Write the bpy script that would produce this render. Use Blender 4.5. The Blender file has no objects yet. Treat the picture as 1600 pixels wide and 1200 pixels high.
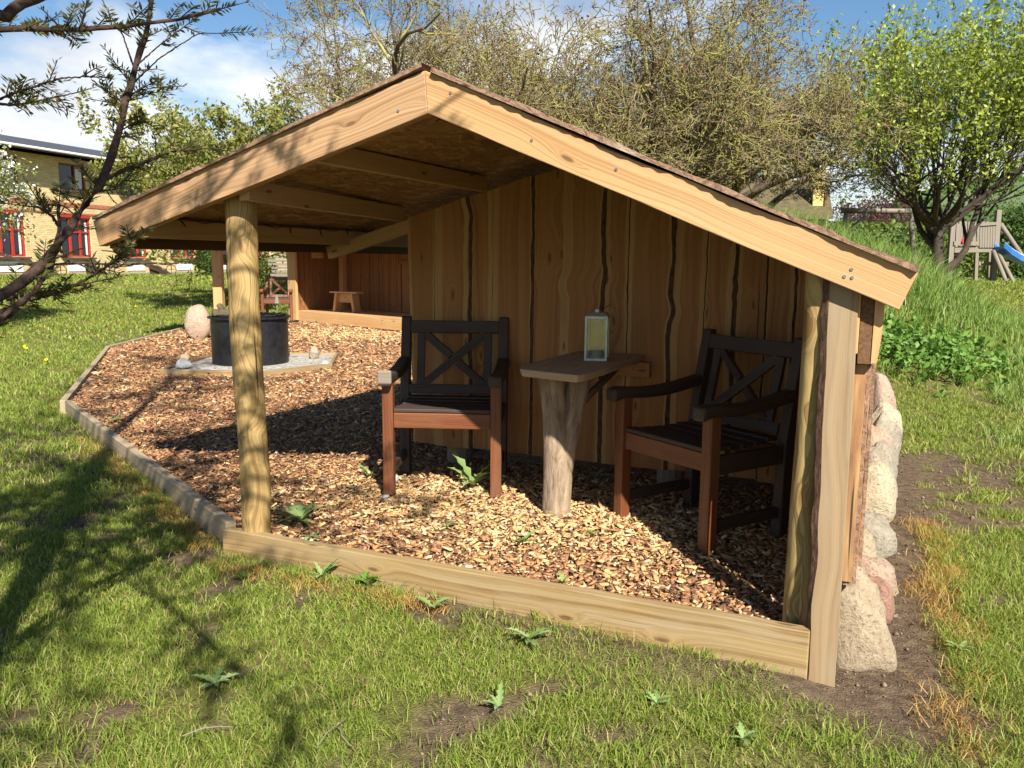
import bpy, math, random
import numpy as np
from mathutils import Vector, Matrix, noise as mnoise
rad = math.radians
scene = bpy.context.scene
COL = scene.collection

# ------------------------------------------------------------ camera, sky, sun, exposure
CAM_H = 1.22
cd = bpy.data.cameras.new("camera"); cam = bpy.data.objects.new("camera", cd); COL.objects.link(cam)
cd.sensor_width = 36.0; cd.lens = 36.0*1290/1600; cd.clip_start = 0.05; cd.clip_end = 3000
PITCH = math.atan((600-408)/1290.0)
cam.matrix_world = (Matrix.Translation((0, 0, CAM_H)) @ Matrix.Rotation(rad(90)-PITCH, 4, 'X') @ Matrix.Rotation(rad(.45), 4, 'Z'))
scene.camera = cam

SUN = Vector((0.227, -0.74, 0.633)).normalized()        # direction towards the sun
SUN_EL = math.asin(SUN.z)
world = bpy.data.worlds.new("World"); scene.world = world; world.use_nodes = True
wn = world.node_tree.nodes; wl = world.node_tree.links
wn.clear()
w_out = wn.new("ShaderNodeOutputWorld"); w_bg = wn.new("ShaderNodeBackground")
sky = wn.new("ShaderNodeTexSky"); sky.sky_type = 'NISHITA'; sky.sun_disc = False
sky.sun_elevation = SUN_EL; sky.sun_rotation = math.atan2(SUN.x, SUN.y)
sky.air_density = 1.0; sky.dust_density = 0.3; sky.ozone_density = 1.6
w_tc = wn.new("ShaderNodeTexCoord"); w_map = wn.new("ShaderNodeMapping")
w_map.inputs['Scale'].default_value = (1.0, 1.0, 2.2); w_map.inputs['Location'].default_value = (3.3, 0.2, 1.4)
w_ns = wn.new("ShaderNodeTexNoise"); w_ns.inputs['Scale'].default_value = 2.6; w_ns.inputs['Detail'].default_value = 9; w_ns.inputs['Roughness'].default_value = .55
w_ramp = wn.new("ShaderNodeValToRGB"); w_ramp.color_ramp.elements[0].position = .475; w_ramp.color_ramp.elements[1].position = .60
w_ns2 = wn.new("ShaderNodeTexNoise"); w_ns2.inputs['Scale'].default_value = 5.0; w_ns2.inputs['Detail'].default_value = 6
w_cc = wn.new("ShaderNodeValToRGB")
w_cc.color_ramp.elements[0].position = .35; w_cc.color_ramp.elements[0].color = (6.0, 6.5, 7.4, 1)
w_cc.color_ramp.elements[1].position = .62; w_cc.color_ramp.elements[1].color = (11.0, 11.3, 11.7, 1)
w_mix = wn.new("ShaderNodeMix"); w_mix.data_type = 'RGBA'
wl.new(w_tc.outputs['Generated'], w_map.inputs['Vector']); wl.new(w_map.outputs['Vector'], w_ns.inputs['Vector']); wl.new(w_map.outputs['Vector'], w_ns2.inputs['Vector'])
w_sep = wn.new("ShaderNodeSeparateXYZ"); wl.new(w_tc.outputs['Generated'], w_sep.inputs[0])
w_b = wn.new("ShaderNodeMath"); w_b.operation = 'MULTIPLY_ADD'; w_b.inputs[1].default_value = -.55; w_b.inputs[2].default_value = .14; wl.new(w_sep.outputs[2], w_b.inputs[0])
w_a = wn.new("ShaderNodeMath"); w_a.operation = 'ADD'; wl.new(w_ns.outputs['Fac'], w_a.inputs[0]); wl.new(w_b.outputs[0], w_a.inputs[1])
wl.new(w_a.outputs[0], w_ramp.inputs['Fac']); wl.new(w_ns2.outputs['Fac'], w_cc.inputs['Fac'])
wl.new(w_ramp.outputs['Color'], w_mix.inputs['Factor']); w_hs = wn.new("ShaderNodeHueSaturation"); w_hs.inputs['Saturation'].default_value = 1.2; w_hs.inputs['Value'].default_value = 1.2; wl.new(sky.outputs['Color'], w_hs.inputs['Color']); wl.new(w_hs.outputs['Color'], w_mix.inputs[6]); wl.new(w_cc.outputs['Color'], w_mix.inputs[7])
wl.new(w_mix.outputs[2], w_bg.inputs['Color']); w_bg.inputs['Strength'].default_value = 0.050
wl.new(w_bg.outputs[0], w_out.inputs['Surface'])

sd = bpy.data.lights.new("sun", 'SUN'); sd.energy = 5.0; sd.angle = rad(.53); sd.color = (1.0, .94, .85)
so = bpy.data.objects.new("sun", sd); COL.objects.link(so); so.rotation_euler = SUN.to_track_quat('Z', 'Y').to_euler()
scene.view_settings.view_transform = 'Standard'; scene.view_settings.look = 'None'
scene.view_settings.gamma = 1.0; scene.view_settings.exposure = 1.08
try:
    scene.view_settings.use_curve_mapping = False
except Exception:
    pass
scene.cycles.max_bounces = 7; scene.cycles.diffuse_bounces = 3; scene.cycles.transparent_max_bounces = 6

# ------------------------------------------------------------ coordinates of the near shelter
A = rad(23.6)
Uv = Vector((math.sin(A), math.cos(A), 0)); Vv = Vector((math.cos(A), -math.sin(A), 0))
def LW(s, t, z=0.0): return Vv*s + Uv*t + Vector((0, 0, z))
def toST(x, y): return x*Vv.x + y*Vv.y, x*Uv.x + y*Uv.y

# ------------------------------------------------------------ noise
def _h(ix, iy, seed):
    n = (ix.astype(np.int64)*374761393 + iy.astype(np.int64)*668265263 + seed*982451653) & 0x7fffffff
    n = ((n ^ (n >> 13))*1274126177) & 0x7fffffff
    return ((n ^ (n >> 16)) & 0xffff)/65535.0
def vnoise(x, y, seed=0):
    x = np.asarray(x, float); y = np.asarray(y, float)
    ix = np.floor(x); iy = np.floor(y); fx = x-ix; fy = y-iy
    fx = fx*fx*(3-2*fx); fy = fy*fy*(3-2*fy)
    a = _h(ix, iy, seed); b = _h(ix+1, iy, seed); c = _h(ix, iy+1, seed); d = _h(ix+1, iy+1, seed)
    return (a*(1-fx)+b*fx)*(1-fy)+(c*(1-fx)+d*fx)*fy
def fbm(x, y, seed=0, o=4):
    s = 0; a = .5
    for k in range(o):
        s = s + a*vnoise(x*2**k, y*2**k, seed+k*17); a *= .5
    return s/(1-.5**o)
def sstep(a, b, x):
    t = np.clip((np.asarray(x, float)-a)/(b-a), 0, 1); return t*t*(3-2*t)

def ground_h(x, y):
    x = np.asarray(x, float); y = np.asarray(y, float)
    r = sstep(-2, 4, x)
    h = (1-r)*.53*sstep(12, 31, y) + r*.80*sstep(9, 19, y)
    h = h + 1.45*np.exp(-.5*((x-2.6)/np.where(x < 2.6, 2.7, 2.3))**2-.5*((y-10)/np.where(y < 10, 1.35, 2.2))**2)
    h = h + .035*(fbm(x*.9, y*.9, 5, 3)-.5)*sstep(0.6, 1.5, np.abs(y)+.5)
    s_ = x*Vv.x + y*Vv.y; t_ = x*Uv.x + y*Uv.y
    h = h + .032*np.exp(-((t_-2.40)/.07)**2)*sstep(-1.9, -.5, s_)*(1-sstep(-.13, -.06, s_))
    return h
def gh(x, y): return float(ground_h(x, y))

BED = [LW(-2.44, 2.60), Vector((-3.55, 6.44, 0)), Vector((-5.16, 10.42, 0)), Vector((-5.55, 14.0, 0)), Vector((-5.0, 17.5, 0)),
       Vector((2.2, 17.0, 0)), Vector((3.0, 9.5, 0)), LW(0.02, 6.0), LW(-.05, 2.50)]
def in_poly(x, y, poly):
    x = np.asarray(x, float); y = np.asarray(y, float)
    c = np.zeros(x.shape, bool); n = len(poly); j = n-1
    for i in range(n):
        xi, yi, xj, yj = poly[i][0], poly[i][1], poly[j][0], poly[j][1]
        cond = ((yi > y) != (yj > y)) & (x < (xj-xi)*(y-yi)/((yj-yi)+1e-12)+xi)
        c ^= cond; j = i
    return c
def chip_h(x, y):
    x = np.asarray(x, float); y = np.asarray(y, float)
    s = x*Vv.x + y*Vv.y; t = x*Uv.x + y*Uv.y
    near = np.exp(-((s+1.1)/1.2)**2-((t-3.4)/.8)**2)
    return .065 + .03*near + .035*(fbm(x*1.6, y*1.6, 40, 3)-.5)
def ch(x, y): return float(chip_h(x, y))

# ------------------------------------------------------------ materials
def new_mat(name):
    m = bpy.data.materials.new(name); m.use_nodes = True
    nt = m.node_tree; nt.nodes.clear()
    out = nt.nodes.new("ShaderNodeOutputMaterial"); bs = nt.nodes.new("ShaderNodeBsdfPrincipled")
    nt.links.new(bs.outputs[0], out.inputs[0])
    return m, nt, bs, out
def N(nt, t, **kw):
    n = nt.nodes.new(t)
    for k, v in kw.items():
        if k.startswith('i_'):
            n.inputs[k[2:].replace('_', ' ')].default_value = v
        else: setattr(n, k, v)
    return n
def M(nt, op, a, b=None, c=None, clamp=False):
    n = nt.nodes.new("ShaderNodeMath"); n.operation = op; n.use_clamp = clamp
    for i, v in enumerate((a, b, c)):
        if v is None: continue
        if isinstance(v, (int, float)): n.inputs[i].default_value = v
        else: nt.links.new(v, n.inputs[i])
    return n.outputs[0]
def ramp(nt, fac, stops):
    r = nt.nodes.new("ShaderNodeValToRGB"); e = r.color_ramp.elements
    while len(e) < len(stops): e.new(.5)
    for k, (p, c) in zip(e, stops):
        k.position = p; k.color = (c[0], c[1], c[2], 1)
    nt.links.new(fac, r.inputs[0]); return r.outputs[0]
def mixc(nt, f, a, b, mode='MIX'):
    n = nt.nodes.new("ShaderNodeMix"); n.data_type = 'RGBA'; n.blend_type = mode
    for sock, v in ((n.inputs[0], f), (n.inputs[6], a), (n.inputs[7], b)):
        if isinstance(v, (int, float)): sock.default_value = v
        elif isinstance(v, tuple): sock.default_value = (v[0], v[1], v[2], 1)
        else: nt.links.new(v, sock)
    return n.outputs[2]
def noise_tex(nt, vec, scale, detail=3, rough=.5, dist=0):
    n = nt.nodes.new("ShaderNodeTexNoise"); n.inputs['Scale'].default_value = scale; n.inputs['Detail'].default_value = detail
    n.inputs['Roughness'].default_value = rough; n.inputs['Distortion'].default_value = dist
    if vec is not None: nt.links.new(vec, n.inputs['Vector'])
    return n.outputs['Fac']
def vscale(nt, vec, s):
    n = nt.nodes.new("ShaderNodeMapping"); n.inputs['Scale'].default_value = s; nt.links.new(vec, n.inputs['Vector']); return n.outputs[0]
def bump(nt, bs, h, strength, dist=.01):
    b = nt.nodes.new("ShaderNodeBump"); b.inputs['Strength'].default_value = strength; b.inputs['Distance'].default_value = dist
    nt.links.new(h, b.inputs['Height']); nt.links.new(b.outputs[0], bs.inputs['Normal'])

def wood(name, light, dark, knot=(.10, .045, .015), rings=26, contrast=.75, wear=None, rough=.7, bmp=.35, heart=None, knots=True, stain=None, warp=.16, crack=0.0, ns=(.9, 4.5)):
    m, nt, bs, out = new_mat(name)
    uv = N(nt, "ShaderNodeUVMap").outputs[0]
    sep = N(nt, "ShaderNodeSeparateXYZ"); nt.links.new(uv, sep.inputs[0]); u, v = sep.outputs[0], sep.outputs[1]
    n1 = noise_tex(nt, vscale(nt, uv, (ns[0], ns[1], 1)), 1.0, 2)
    g = M(nt, 'MULTIPLY', v, float(rings)); g = M(nt, 'ADD', g, M(nt, 'MULTIPLY', n1, rings*warp))
    if knots:
        vo = N(nt, "ShaderNodeTexVoronoi"); vo.voronoi_dimensions = '2D'; vo.inputs['Scale'].default_value = 1.0
        nt.links.new(vscale(nt, uv, (2.8, 9.0, 1)), vo.inputs['Vector'])
        d = vo.outputs['Distance']
        rs = N(nt, "ShaderNodeSeparateColor"); nt.links.new(vo.outputs['Color'], rs.inputs[0])
        has = M(nt, 'GREATER_THAN', rs.outputs[0], .62)
        fall = M(nt, 'MULTIPLY', has, M(nt, 'POWER', M(nt, 'SUBTRACT', 1.0, d, clamp=True), 6.0))
        g = M(nt, 'ADD', g, M(nt, 'MULTIPLY', fall, 3.0))
    cx = N(nt, "ShaderNodeCombineXYZ"); nt.links.new(g, cx.inputs[1]); nt.links.new(M(nt, 'MULTIPLY', u, .25), cx.inputs[0])
    ring = noise_tex(nt, cx.outputs[0], 1.6, 2, .6)
    ring = M(nt, 'SMOOTH_MIN', M(nt, 'MULTIPLY', M(nt, 'SUBTRACT', ring, .28, clamp=True), 2.3), 1.0, .1)
    fib = noise_tex(nt, vscale(nt, uv, (5, 260, 1)), 1.0, 3, .6)
    f = M(nt, 'ADD', M(nt, 'MULTIPLY', ring, contrast), M(nt, 'MULTIPLY', fib, .35), clamp=True)
    mid = tuple((a*.55+b*.45) for a, b in zip(light, dark))
    col = ramp(nt, f, [(.15, light), (.6, mid), (1.0, dark)])
    big = noise_tex(nt, vscale(nt, uv, (.55, 2.6, 1)), 1.0, 3)
    if heart: col = mixc(nt, M(nt, 'MULTIPLY', M(nt, 'SUBTRACT', big, .42, clamp=True), 4.5, clamp=True), col, mixc(nt, .75, col, heart))
    if wear:
        wn_ = noise_tex(nt, vscale(nt, uv, (1.2, 7, 1)), 2.0, 5, .65)
        col = mixc(nt, M(nt, 'MULTIPLY', M(nt, 'SUBTRACT', wn_, .45, clamp=True), 4.0, clamp=True), col, wear)
    if stain:
        sn = noise_tex(nt, vscale(nt, uv, (.8, 1.8, 1)), 2.2, 5, .6)
        col = mixc(nt, M(nt, 'MULTIPLY', M(nt, 'SUBTRACT', sn, .56, clamp=True), 3.0, clamp=True), col, stain)
    if knots:
        km = M(nt, 'MULTIPLY', has, M(nt, 'MULTIPLY', M(nt, 'SUBTRACT', .085, d, clamp=True), 22.0, clamp=True))
        col = mixc(nt, M(nt, 'MULTIPLY', km, .8), col, knot)
    if crack:
        cn = noise_tex(nt, vscale(nt, uv, (.8, 30, 1)), 1.0, 2, .5)
        col = mixc(nt, M(nt, 'MULTIPLY', M(nt, 'SUBTRACT', cn, .72-crack, clamp=True), 30.0, clamp=True), col, (.045, .028, .014))
    col = mixc(nt, .22, col, mixc(nt, fib, (.55, .55, .55), (1.25, 1.25, 1.25)), 'MULTIPLY')
    nt.links.new(col, bs.inputs['Base Color']); bs.inputs['Roughness'].default_value = rough
    bump(nt, bs, f, bmp, .004)
    return m

def plain(name, col, rough=.7, var=.25, scale=20, metallic=0.0, bmp=0.0, detail=5):
    m, nt, bs, out = new_mat(name)
    tc = N(nt, "ShaderNodeTexCoord").outputs['Object']
    n = noise_tex(nt, tc, scale, detail, .6)
    lo = tuple(c*(1-var) for c in col); hi = tuple(min(1, c*(1+var)) for c in col)
    c = ramp(nt, n, [(.3, lo), (.7, hi)])
    nt.links.new(c, bs.inputs['Base Color']); bs.inputs['Roughness'].default_value = rough; bs.inputs['Metallic'].default_value = metallic
    if bmp: bump(nt, bs, n, bmp, .01)
    return m

def barkmat(name, lo, hi, scale=14, stretch=.35, lichen=None, bmp=.8, uvmap=True, lich_amt=.5):
    m, nt, bs, out = new_mat(name)
    vec = N(nt, "ShaderNodeUVMap").outputs[0] if uvmap else N(nt, "ShaderNodeTexCoord").outputs['Object']
    n = noise_tex(nt, vscale(nt, vec, (scale*stretch, scale, scale)), 1.0, 6, .68, .6)
    c = ramp(nt, n, [(.3, lo), (.62, hi)])
    if lichen:
        tc = N(nt, "ShaderNodeTexCoord").outputs['Object']
        l = noise_tex(nt, tc, 3.2, 5, .6)
        c = mixc(nt, M(nt, 'MULTIPLY', M(nt, 'SUBTRACT', l, 1-lich_amt, clamp=True), 6.0, clamp=True), c, lichen)
    nt.links.new(c, bs.inputs['Base Color']); bs.inputs['Roughness'].default_value = .9
    bump(nt, bs, n, bmp, .012)
    return m

def leafmat(name, stops, trans=.35, rough=.55):
    m, nt, bs, out = new_mat(name)
    ge = N(nt, "ShaderNodeNewGeometry")
    col = ramp(nt, ge.outputs['Random Per Island'], stops)
    nt.links.new(col, bs.inputs['Base Color']); bs.inputs['Roughness'].default_value = rough
    bs.inputs['Specular IOR Level'].default_value = .3
    tr = N(nt, "ShaderNodeBsdfTranslucent"); nt.links.new(mixc(nt, .3, col, (.35, .42, .03)), tr.inputs['Color'])
    mx = N(nt, "ShaderNodeMixShader"); mx.inputs[0].default_value = trans
    nt.links.new(bs.outputs[0], mx.inputs[1]); nt.links.new(tr.outputs[0], mx.inputs[2]); nt.links.new(mx.outputs[0], out.inputs[0])
    return m

MAT = {}
MAT['larch'] = wood('larch_boards', (.62, .40, .18), (.38, .19, .062), heart=(.50, .25, .09), rings=34, contrast=.6)
MAT['larch_fascia'] = wood('larch_fascia', (0.575, 0.380, 0.185), (0.320, 0.165, 0.055), heart=(0.482, 0.267, 0.112), warp=.06, rings=70, contrast=.8, bmp=.3, stain=(0.258, 0.146, 0.065))
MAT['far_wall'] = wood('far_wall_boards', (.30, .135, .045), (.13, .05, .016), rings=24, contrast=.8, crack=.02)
MAT['flaky'] = wood('flaked_inner_bark', (0.540, 0.333, 0.144), (0.324, 0.153, 0.054), rings=40, contrast=.7, wear=(0.198, 0.095, 0.045), stain=(0.117, 0.059, 0.032), crack=.03)
MAT['larch_weathered_dim'] = wood('larch_weathered_dim', (0.506, 0.327, 0.175), (0.258, 0.138, 0.055), heart=(0.405, 0.212, 0.087), warp=.06, rings=70, contrast=.85, bmp=.35, stain=(0.184, 0.106, 0.051), crack=.01)  # left barge board: browner for weathering and for grazing light put into the colour
MAT['larch_wall'] = wood('larch_wall', (.42, .215, .070), (.20, .08, .020), heart=(.31, .13, .032), crack=.01, rings=24, contrast=.75)
MAT['larch_sap'] = wood('larch_sapwood', (.45, .28, .105), (.30, .165, .05), rings=20, contrast=.5)
MAT['pine_post'] = wood('pressure_treated_pine', (0.493, 0.352, 0.141), (0.211, 0.119, 0.032), rings=46, contrast=1.0, bmp=.35, stain=(0.264, 0.202, 0.088), warp=.22, crack=.02, ns=(3.2, 6.0))
MAT['pine_edge'] = wood('treated_edging', (0.376, 0.264, 0.116), (0.176, 0.100, 0.032), warp=.10, crack=.02, rings=34, contrast=.85, wear=(0.336, 0.256, 0.144), stain=(0.264, 0.200, 0.112))
MAT['grey_edge'] = wood('weathered_edging', (0.405, 0.308, 0.185), (0.229, 0.158, 0.088), rings=30, contrast=.6, wear=(0.352, 0.282, 0.185))
MAT['slab'] = wood('weathered_slab', (0.320, 0.222, 0.118), (0.155, 0.092, 0.043), crack=.02, rings=30, contrast=.55, wear=(0.285, 0.218, 0.130), knot=(.32, .25, .18))
MAT['rafter'] = wood('rafter_pine', (.47, .30, .13), (.30, .165, .06), rings=36, contrast=.5)
MAT['dark_beam'] = wood('dark_beam', (.12, .06, .025), (.06, .028, .012), rings=30, contrast=.6)
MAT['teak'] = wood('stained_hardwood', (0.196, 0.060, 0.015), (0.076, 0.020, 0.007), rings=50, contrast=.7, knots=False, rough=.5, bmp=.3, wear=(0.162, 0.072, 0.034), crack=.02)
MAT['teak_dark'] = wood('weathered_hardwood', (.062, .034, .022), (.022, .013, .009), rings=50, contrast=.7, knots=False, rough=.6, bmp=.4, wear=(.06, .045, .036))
MAT['grey_wood'] = wood('grey_wood', (0.238, 0.203, 0.154), (0.126, 0.098, 0.070), rings=30, contrast=.6, wear=(0.210, 0.189, 0.154), knots=False)
MAT['tabletop'] = wood('tabletop_plank', (.50, .36, .23), (.30, .20, .12), rings=26, contrast=.6, wear=(.34, .27, .20))
MAT['bark'] = barkmat('bark', (.022, .012, .007), (.15, .078, .042), 70)
MAT['bark_roof'] = barkmat('bark_roofing', (.085, .046, .028), (.34, .21, .13), 40, 1.0, lichen=(.50, .40, .30), lich_amt=.40)
MAT['bark_trunk'] = barkmat('trunk_bark', (.12, .08, .05), (.37, .275, .18), 30, .22, bmp=1.0)
MAT['end_grain'] = plain('rough_end_grain', (.13, .065, .028), .9, .5, 90)
MAT['iron'] = plain('painted_iron', (.016, .016, .018), .45, .5, 14, .3, .05)
MAT['rust'] = plain('rusty_iron', (.05, .03, .022), .8, .5, 30, .3, .2)
MAT['tin'] = plain('pale_tin', (.45, .50, .46), .4, .2, 30, .6)
MAT['wax'] = plain('wax', (.75, .73, .68), .5, .05)
MAT['screw'] = plain('steel', (.35, .35, .36), .4, .2, 50, .8)
MAT['black'] = plain('black_cable', (.01, .01, .01), .5, .1)
MAT['white_paint'] = plain('white_paint', (.78, .78, .76), .6, .06, 5)
MAT['red_paint'] = plain('red_paint', (.36, .030, .020), .5, .15, 8)
MAT['maroon'] = plain('maroon_paint', (.20, .025, .022), .5, .2, 8)
MAT['slate'] = plain('dark_roofing', (.055, .06, .068), .7, .25, 4)
MAT['dark_sill'] = plain('dark_sill', (.07, .055, .05), .7, .2, 9)
MAT['soffit'] = plain('soffit', (.10, .075, .06), .8, .3, 6)
MAT['curtain'] = plain('curtain', (.62, .60, .55), .9, .15, 12)
MAT['room'] = plain('dim_room', (.02, .02, .022), .9, .3, 5)
MAT['blue_plastic'] = plain('blue_plastic', (.06, .22, .62), .3, .08, 3)
MAT['red_plastic'] = plain('red_plastic', (.55, .02, .03), .4, .1, 3)
MAT['yellow_wall'] = plain('yellow_render', (.62, .48, .16), .9, .2, 3)
MAT['brown_metal'] = plain('brown_flashing', (.13, .06, .03), .6, .2, 5)

def glassmat():
    m, nt, bs, out = new_mat('window_glass')
    bs.inputs['Base Color'].default_value = (.015, .017, .02, 1); bs.inputs['Roughness'].default_value = .06
    bs.inputs['Specular IOR Level'].default_value = .6
    return m
MAT['pane'] = glassmat()
def lanternglass():
    m, nt, bs, out = new_mat('lantern_glass')
    gl = N(nt, "ShaderNodeBsdfGlossy"); gl.inputs['Roughness'].default_value = .04; gl.inputs['Color'].default_value = (.9, .9, .85, 1)
    tr = N(nt, "ShaderNodeBsdfTransparent"); tr.inputs['Color'].default_value = (.82, .86, .78, 1)
    mx = N(nt, "ShaderNodeMixShader"); mx.inputs[0].default_value = .22
    nt.links.new(tr.outputs[0], mx.inputs[1]); nt.links.new(gl.outputs[0], mx.inputs[2]); nt.links.new(mx.outputs[0], out.inputs[0])
    return m
MAT['lantern_glass'] = lanternglass()

def osb():
    m, nt, bs, out = new_mat('strand_board')
    uv = N(nt, "ShaderNodeUVMap").outputs[0]
    wob = noise_tex(nt, uv, 9.0, 2)
    cx = N(nt, "ShaderNodeCombineXYZ"); nt.links.new(wob, cx.inputs[0]); nt.links.new(wob, cx.inputs[1])
    add = N(nt, "ShaderNodeVectorMath"); add.operation = 'ADD'
    sc = N(nt, "ShaderNodeVectorMath"); sc.operation = 'SCALE'; sc.inputs['Scale'].default_value = .12
    nt.links.new(cx.outputs[0], sc.inputs[0]); nt.links.new(uv, add.inputs[0]); nt.links.new(sc.outputs[0], add.inputs[1])
    vo = N(nt, "ShaderNodeTexVoronoi"); nt.links.new(vscale(nt, add.outputs[0], (14, 60, 1)), vo.inputs['Vector']); vo.inputs['Scale'].default_value = 1
    s = N(nt, "ShaderNodeSeparateColor"); nt.links.new(vo.outputs['Color'], s.inputs[0])
    col = ramp(nt, s.outputs[0], [(0, (.20, .105, .038)), (.4, (.29, .16, .060)), (.75, (.36, .21, .085)), (1, (.45, .28, .13))])
    nt.links.new(col, bs.inputs['Base Color']); bs.inputs['Roughness'].default_value = .75
    bump(nt, bs, s.outputs[1], .2, .004)
    return m
MAT['osb'] = osb()

def rockmat(name, lo, hi, spec=(.05, .045, .04)):
    m, nt, bs, out = new_mat(name)
    tc = N(nt, "ShaderNodeTexCoord").outputs['Object']
    n = noise_tex(nt, tc, 17, 9, .78); f = noise_tex(nt, tc, 70, 4, .75)
    c = ramp(nt, n, [(.32, lo), (.68, hi)])
    c = mixc(nt, M(nt, 'MULTIPLY', M(nt, 'SUBTRACT', f, .53, clamp=True), 8.0, clamp=True), c, mixc(nt, .65, c, spec))
    l = noise_tex(nt, tc, 17, 5, .6)
    c = mixc(nt, M(nt, 'MULTIPLY', M(nt, 'SUBTRACT', l, .60, clamp=True), 6.0, clamp=True), c, mixc(nt, .5, c, (.5, .47, .4)))
    nt.links.new(c, bs.inputs['Base Color']); bs.inputs['Roughness'].default_value = .85
    bump(nt, bs, M(nt, 'ADD', n, M(nt, 'MULTIPLY', f, .3)), 1.0, .03)
    return m
MAT['rock_tan'] = rockmat('granite_tan', (0.4, 0.3, 0.19), (0.6, 0.48, 0.32))
MAT['rock_pink'] = rockmat('granite_pink', (0.44, 0.3, 0.21), (0.58, 0.42, 0.3))
MAT['rock_red'] = rockmat('granite_red', (0.36, 0.185, 0.12), (0.48, 0.28, 0.19))
MAT['rock_grey'] = rockmat('granite_grey', (0.3, 0.26, 0.19), (0.48, 0.42, 0.31))
MAT['rock_pale'] = rockmat('granite_pale', (0.5, 0.41, 0.26), (0.66, 0.55, 0.38))
MAT['rock_white'] = rockmat('quartz_white', (.66, .64, .60), (.78, .77, .74), (.5, .48, .45))

def brick():
    m, nt, bs, out = new_mat('yellow_brick')
    uv = N(nt, "ShaderNodeUVMap").outputs[0]
    br = N(nt, "ShaderNodeTexBrick"); nt.links.new(uv, br.inputs['Vector'])
    br.inputs['Scale'].default_value = 1.0; br.inputs['Brick Width'].default_value = .24; br.inputs['Row Height'].default_value = .073
    br.inputs['Mortar Size'].default_value = .007; br.inputs['Bias'].default_value = -.1
    br.inputs['Color1'].default_value = (.58, .43, .20, 1); br.inputs['Color2'].default_value = (.74, .58, .31, 1); br.inputs['Mortar'].default_value = (.36, .29, .18, 1)
    n = noise_tex(nt, uv, 1.3, 5, .6)
    c = mixc(nt, .5, br.outputs['Color'], ramp(nt, n, [(.3, (.75, .72, .66)), (.7, (1.1, 1.08, 1.02))]), 'MULTIPLY')
    nt.links.new(c, bs.inputs['Base Color']); bs.inputs['Roughness'].default_value = .9
    bump(nt, bs, br.outputs['Fac'], -.3, .01)
    return m
MAT['brick'] = brick()
MAT['red_brick'] = plain('red_brick_band', (.34, .12, .06), .9, .3, 14)
MAT['thatch'] = barkmat('roof_tiles', (.055, .042, .018), (.13, .105, .045), 6, 1.0, uvmap=False)

def groundmat():
    m, nt, bs, out = new_mat('lawn_soil')
    tc = N(nt, "ShaderNodeTexCoord").outputs['Object']
    at = N(nt, "ShaderNodeAttribute"); at.attribute_name = 'cover'
    n = noise_tex(nt, tc, 26, 7, .7); n2 = noise_tex(nt, tc, 1.1, 5, .6); n3 = noise_tex(nt, tc, 160, 3, .6)
    soil = ramp(nt, n, [(.28, (.065, .044, .028)), (.5, (.155, .108, .070)), (.75, (.26, .19, .125))])
    turf = ramp(nt, n, [(.25, (.085, .080, .026)), (.45, (.16, .17, .040)), (.7, (.27, .255, .085))])
    turf = mixc(nt, .6, turf, ramp(nt, n2, [(.35, (.7, .85, .6)), (.65, (1.25, 1.1, .9))]), 'MULTIPLY')
    f = M(nt, 'ADD', at.outputs['Fac'], M(nt, 'MULTIPLY', M(nt, 'SUBTRACT', n, .5), .7), clamp=True)
    c = mixc(nt, f, soil, turf)
    c = mixc(nt, .35, c, ramp(nt, n3, [(.3, (.5, .5, .5)), (.7, (1.3, 1.3, 1.3))]), 'MULTIPLY')
    nt.links.new(c, bs.inputs['Base Color']); bs.inputs['Roughness'].default_value = 1.0
    bs.inputs['Specular IOR Level'].default_value = .1
    bump(nt, bs, M(nt, 'ADD', n, n3), .7, .03)
    return m
MAT['ground'] = groundmat()
def chipbase():
    m, nt, bs, out = new_mat('chip_bed')
    tc = N(nt, "ShaderNodeTexCoord").outputs['Object']
    vo = N(nt, "ShaderNodeTexVoronoi"); nt.links.new(vscale(nt, tc, (45, 80, 45)), vo.inputs['Vector']); vo.inputs['Scale'].default_value = 1
    s = N(nt, "ShaderNodeSeparateColor"); nt.links.new(vo.outputs['Color'], s.inputs[0])
    c = ramp(nt, s.outputs[0], [(0, (.07, .034, .016)), (.5, (.17, .085, .036)), (.85, (.28, .15, .065)), (1, (.38, .23, .10))])
    nt.links.new(c, bs.inputs['Base Color']); bs.inputs['Roughness'].default_value = .95
    bump(nt, bs, vo.outputs['Distance'], 1.0, .02)
    return m
MAT['chip_base'] = chipbase()
def colattr(name, rough=.8):
    m, nt, bs, out = new_mat(name)
    at = N(nt, "ShaderNodeAttribute"); at.attribute_name = 'tint'
    tc = N(nt, "ShaderNodeTexCoord").outputs['Object']
    n = noise_tex(nt, tc, 220, 2, .6)
    c = mixc(nt, .4, at.outputs['Color'], ramp(nt, n, [(.3, (.6, .6, .6)), (.7, (1.25, 1.25, 1.25))]), 'MULTIPLY')
    nt.links.new(c, bs.inputs['Base Color']); bs.inputs['Roughness'].default_value = rough
    return m
MAT['chips'] = colattr('wood_chips')
MAT['gravel'] = barkmat('hearth_gravel', (.085, .075, .06), (.50, .46, .40), 22, 1.0, uvmap=False)

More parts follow.
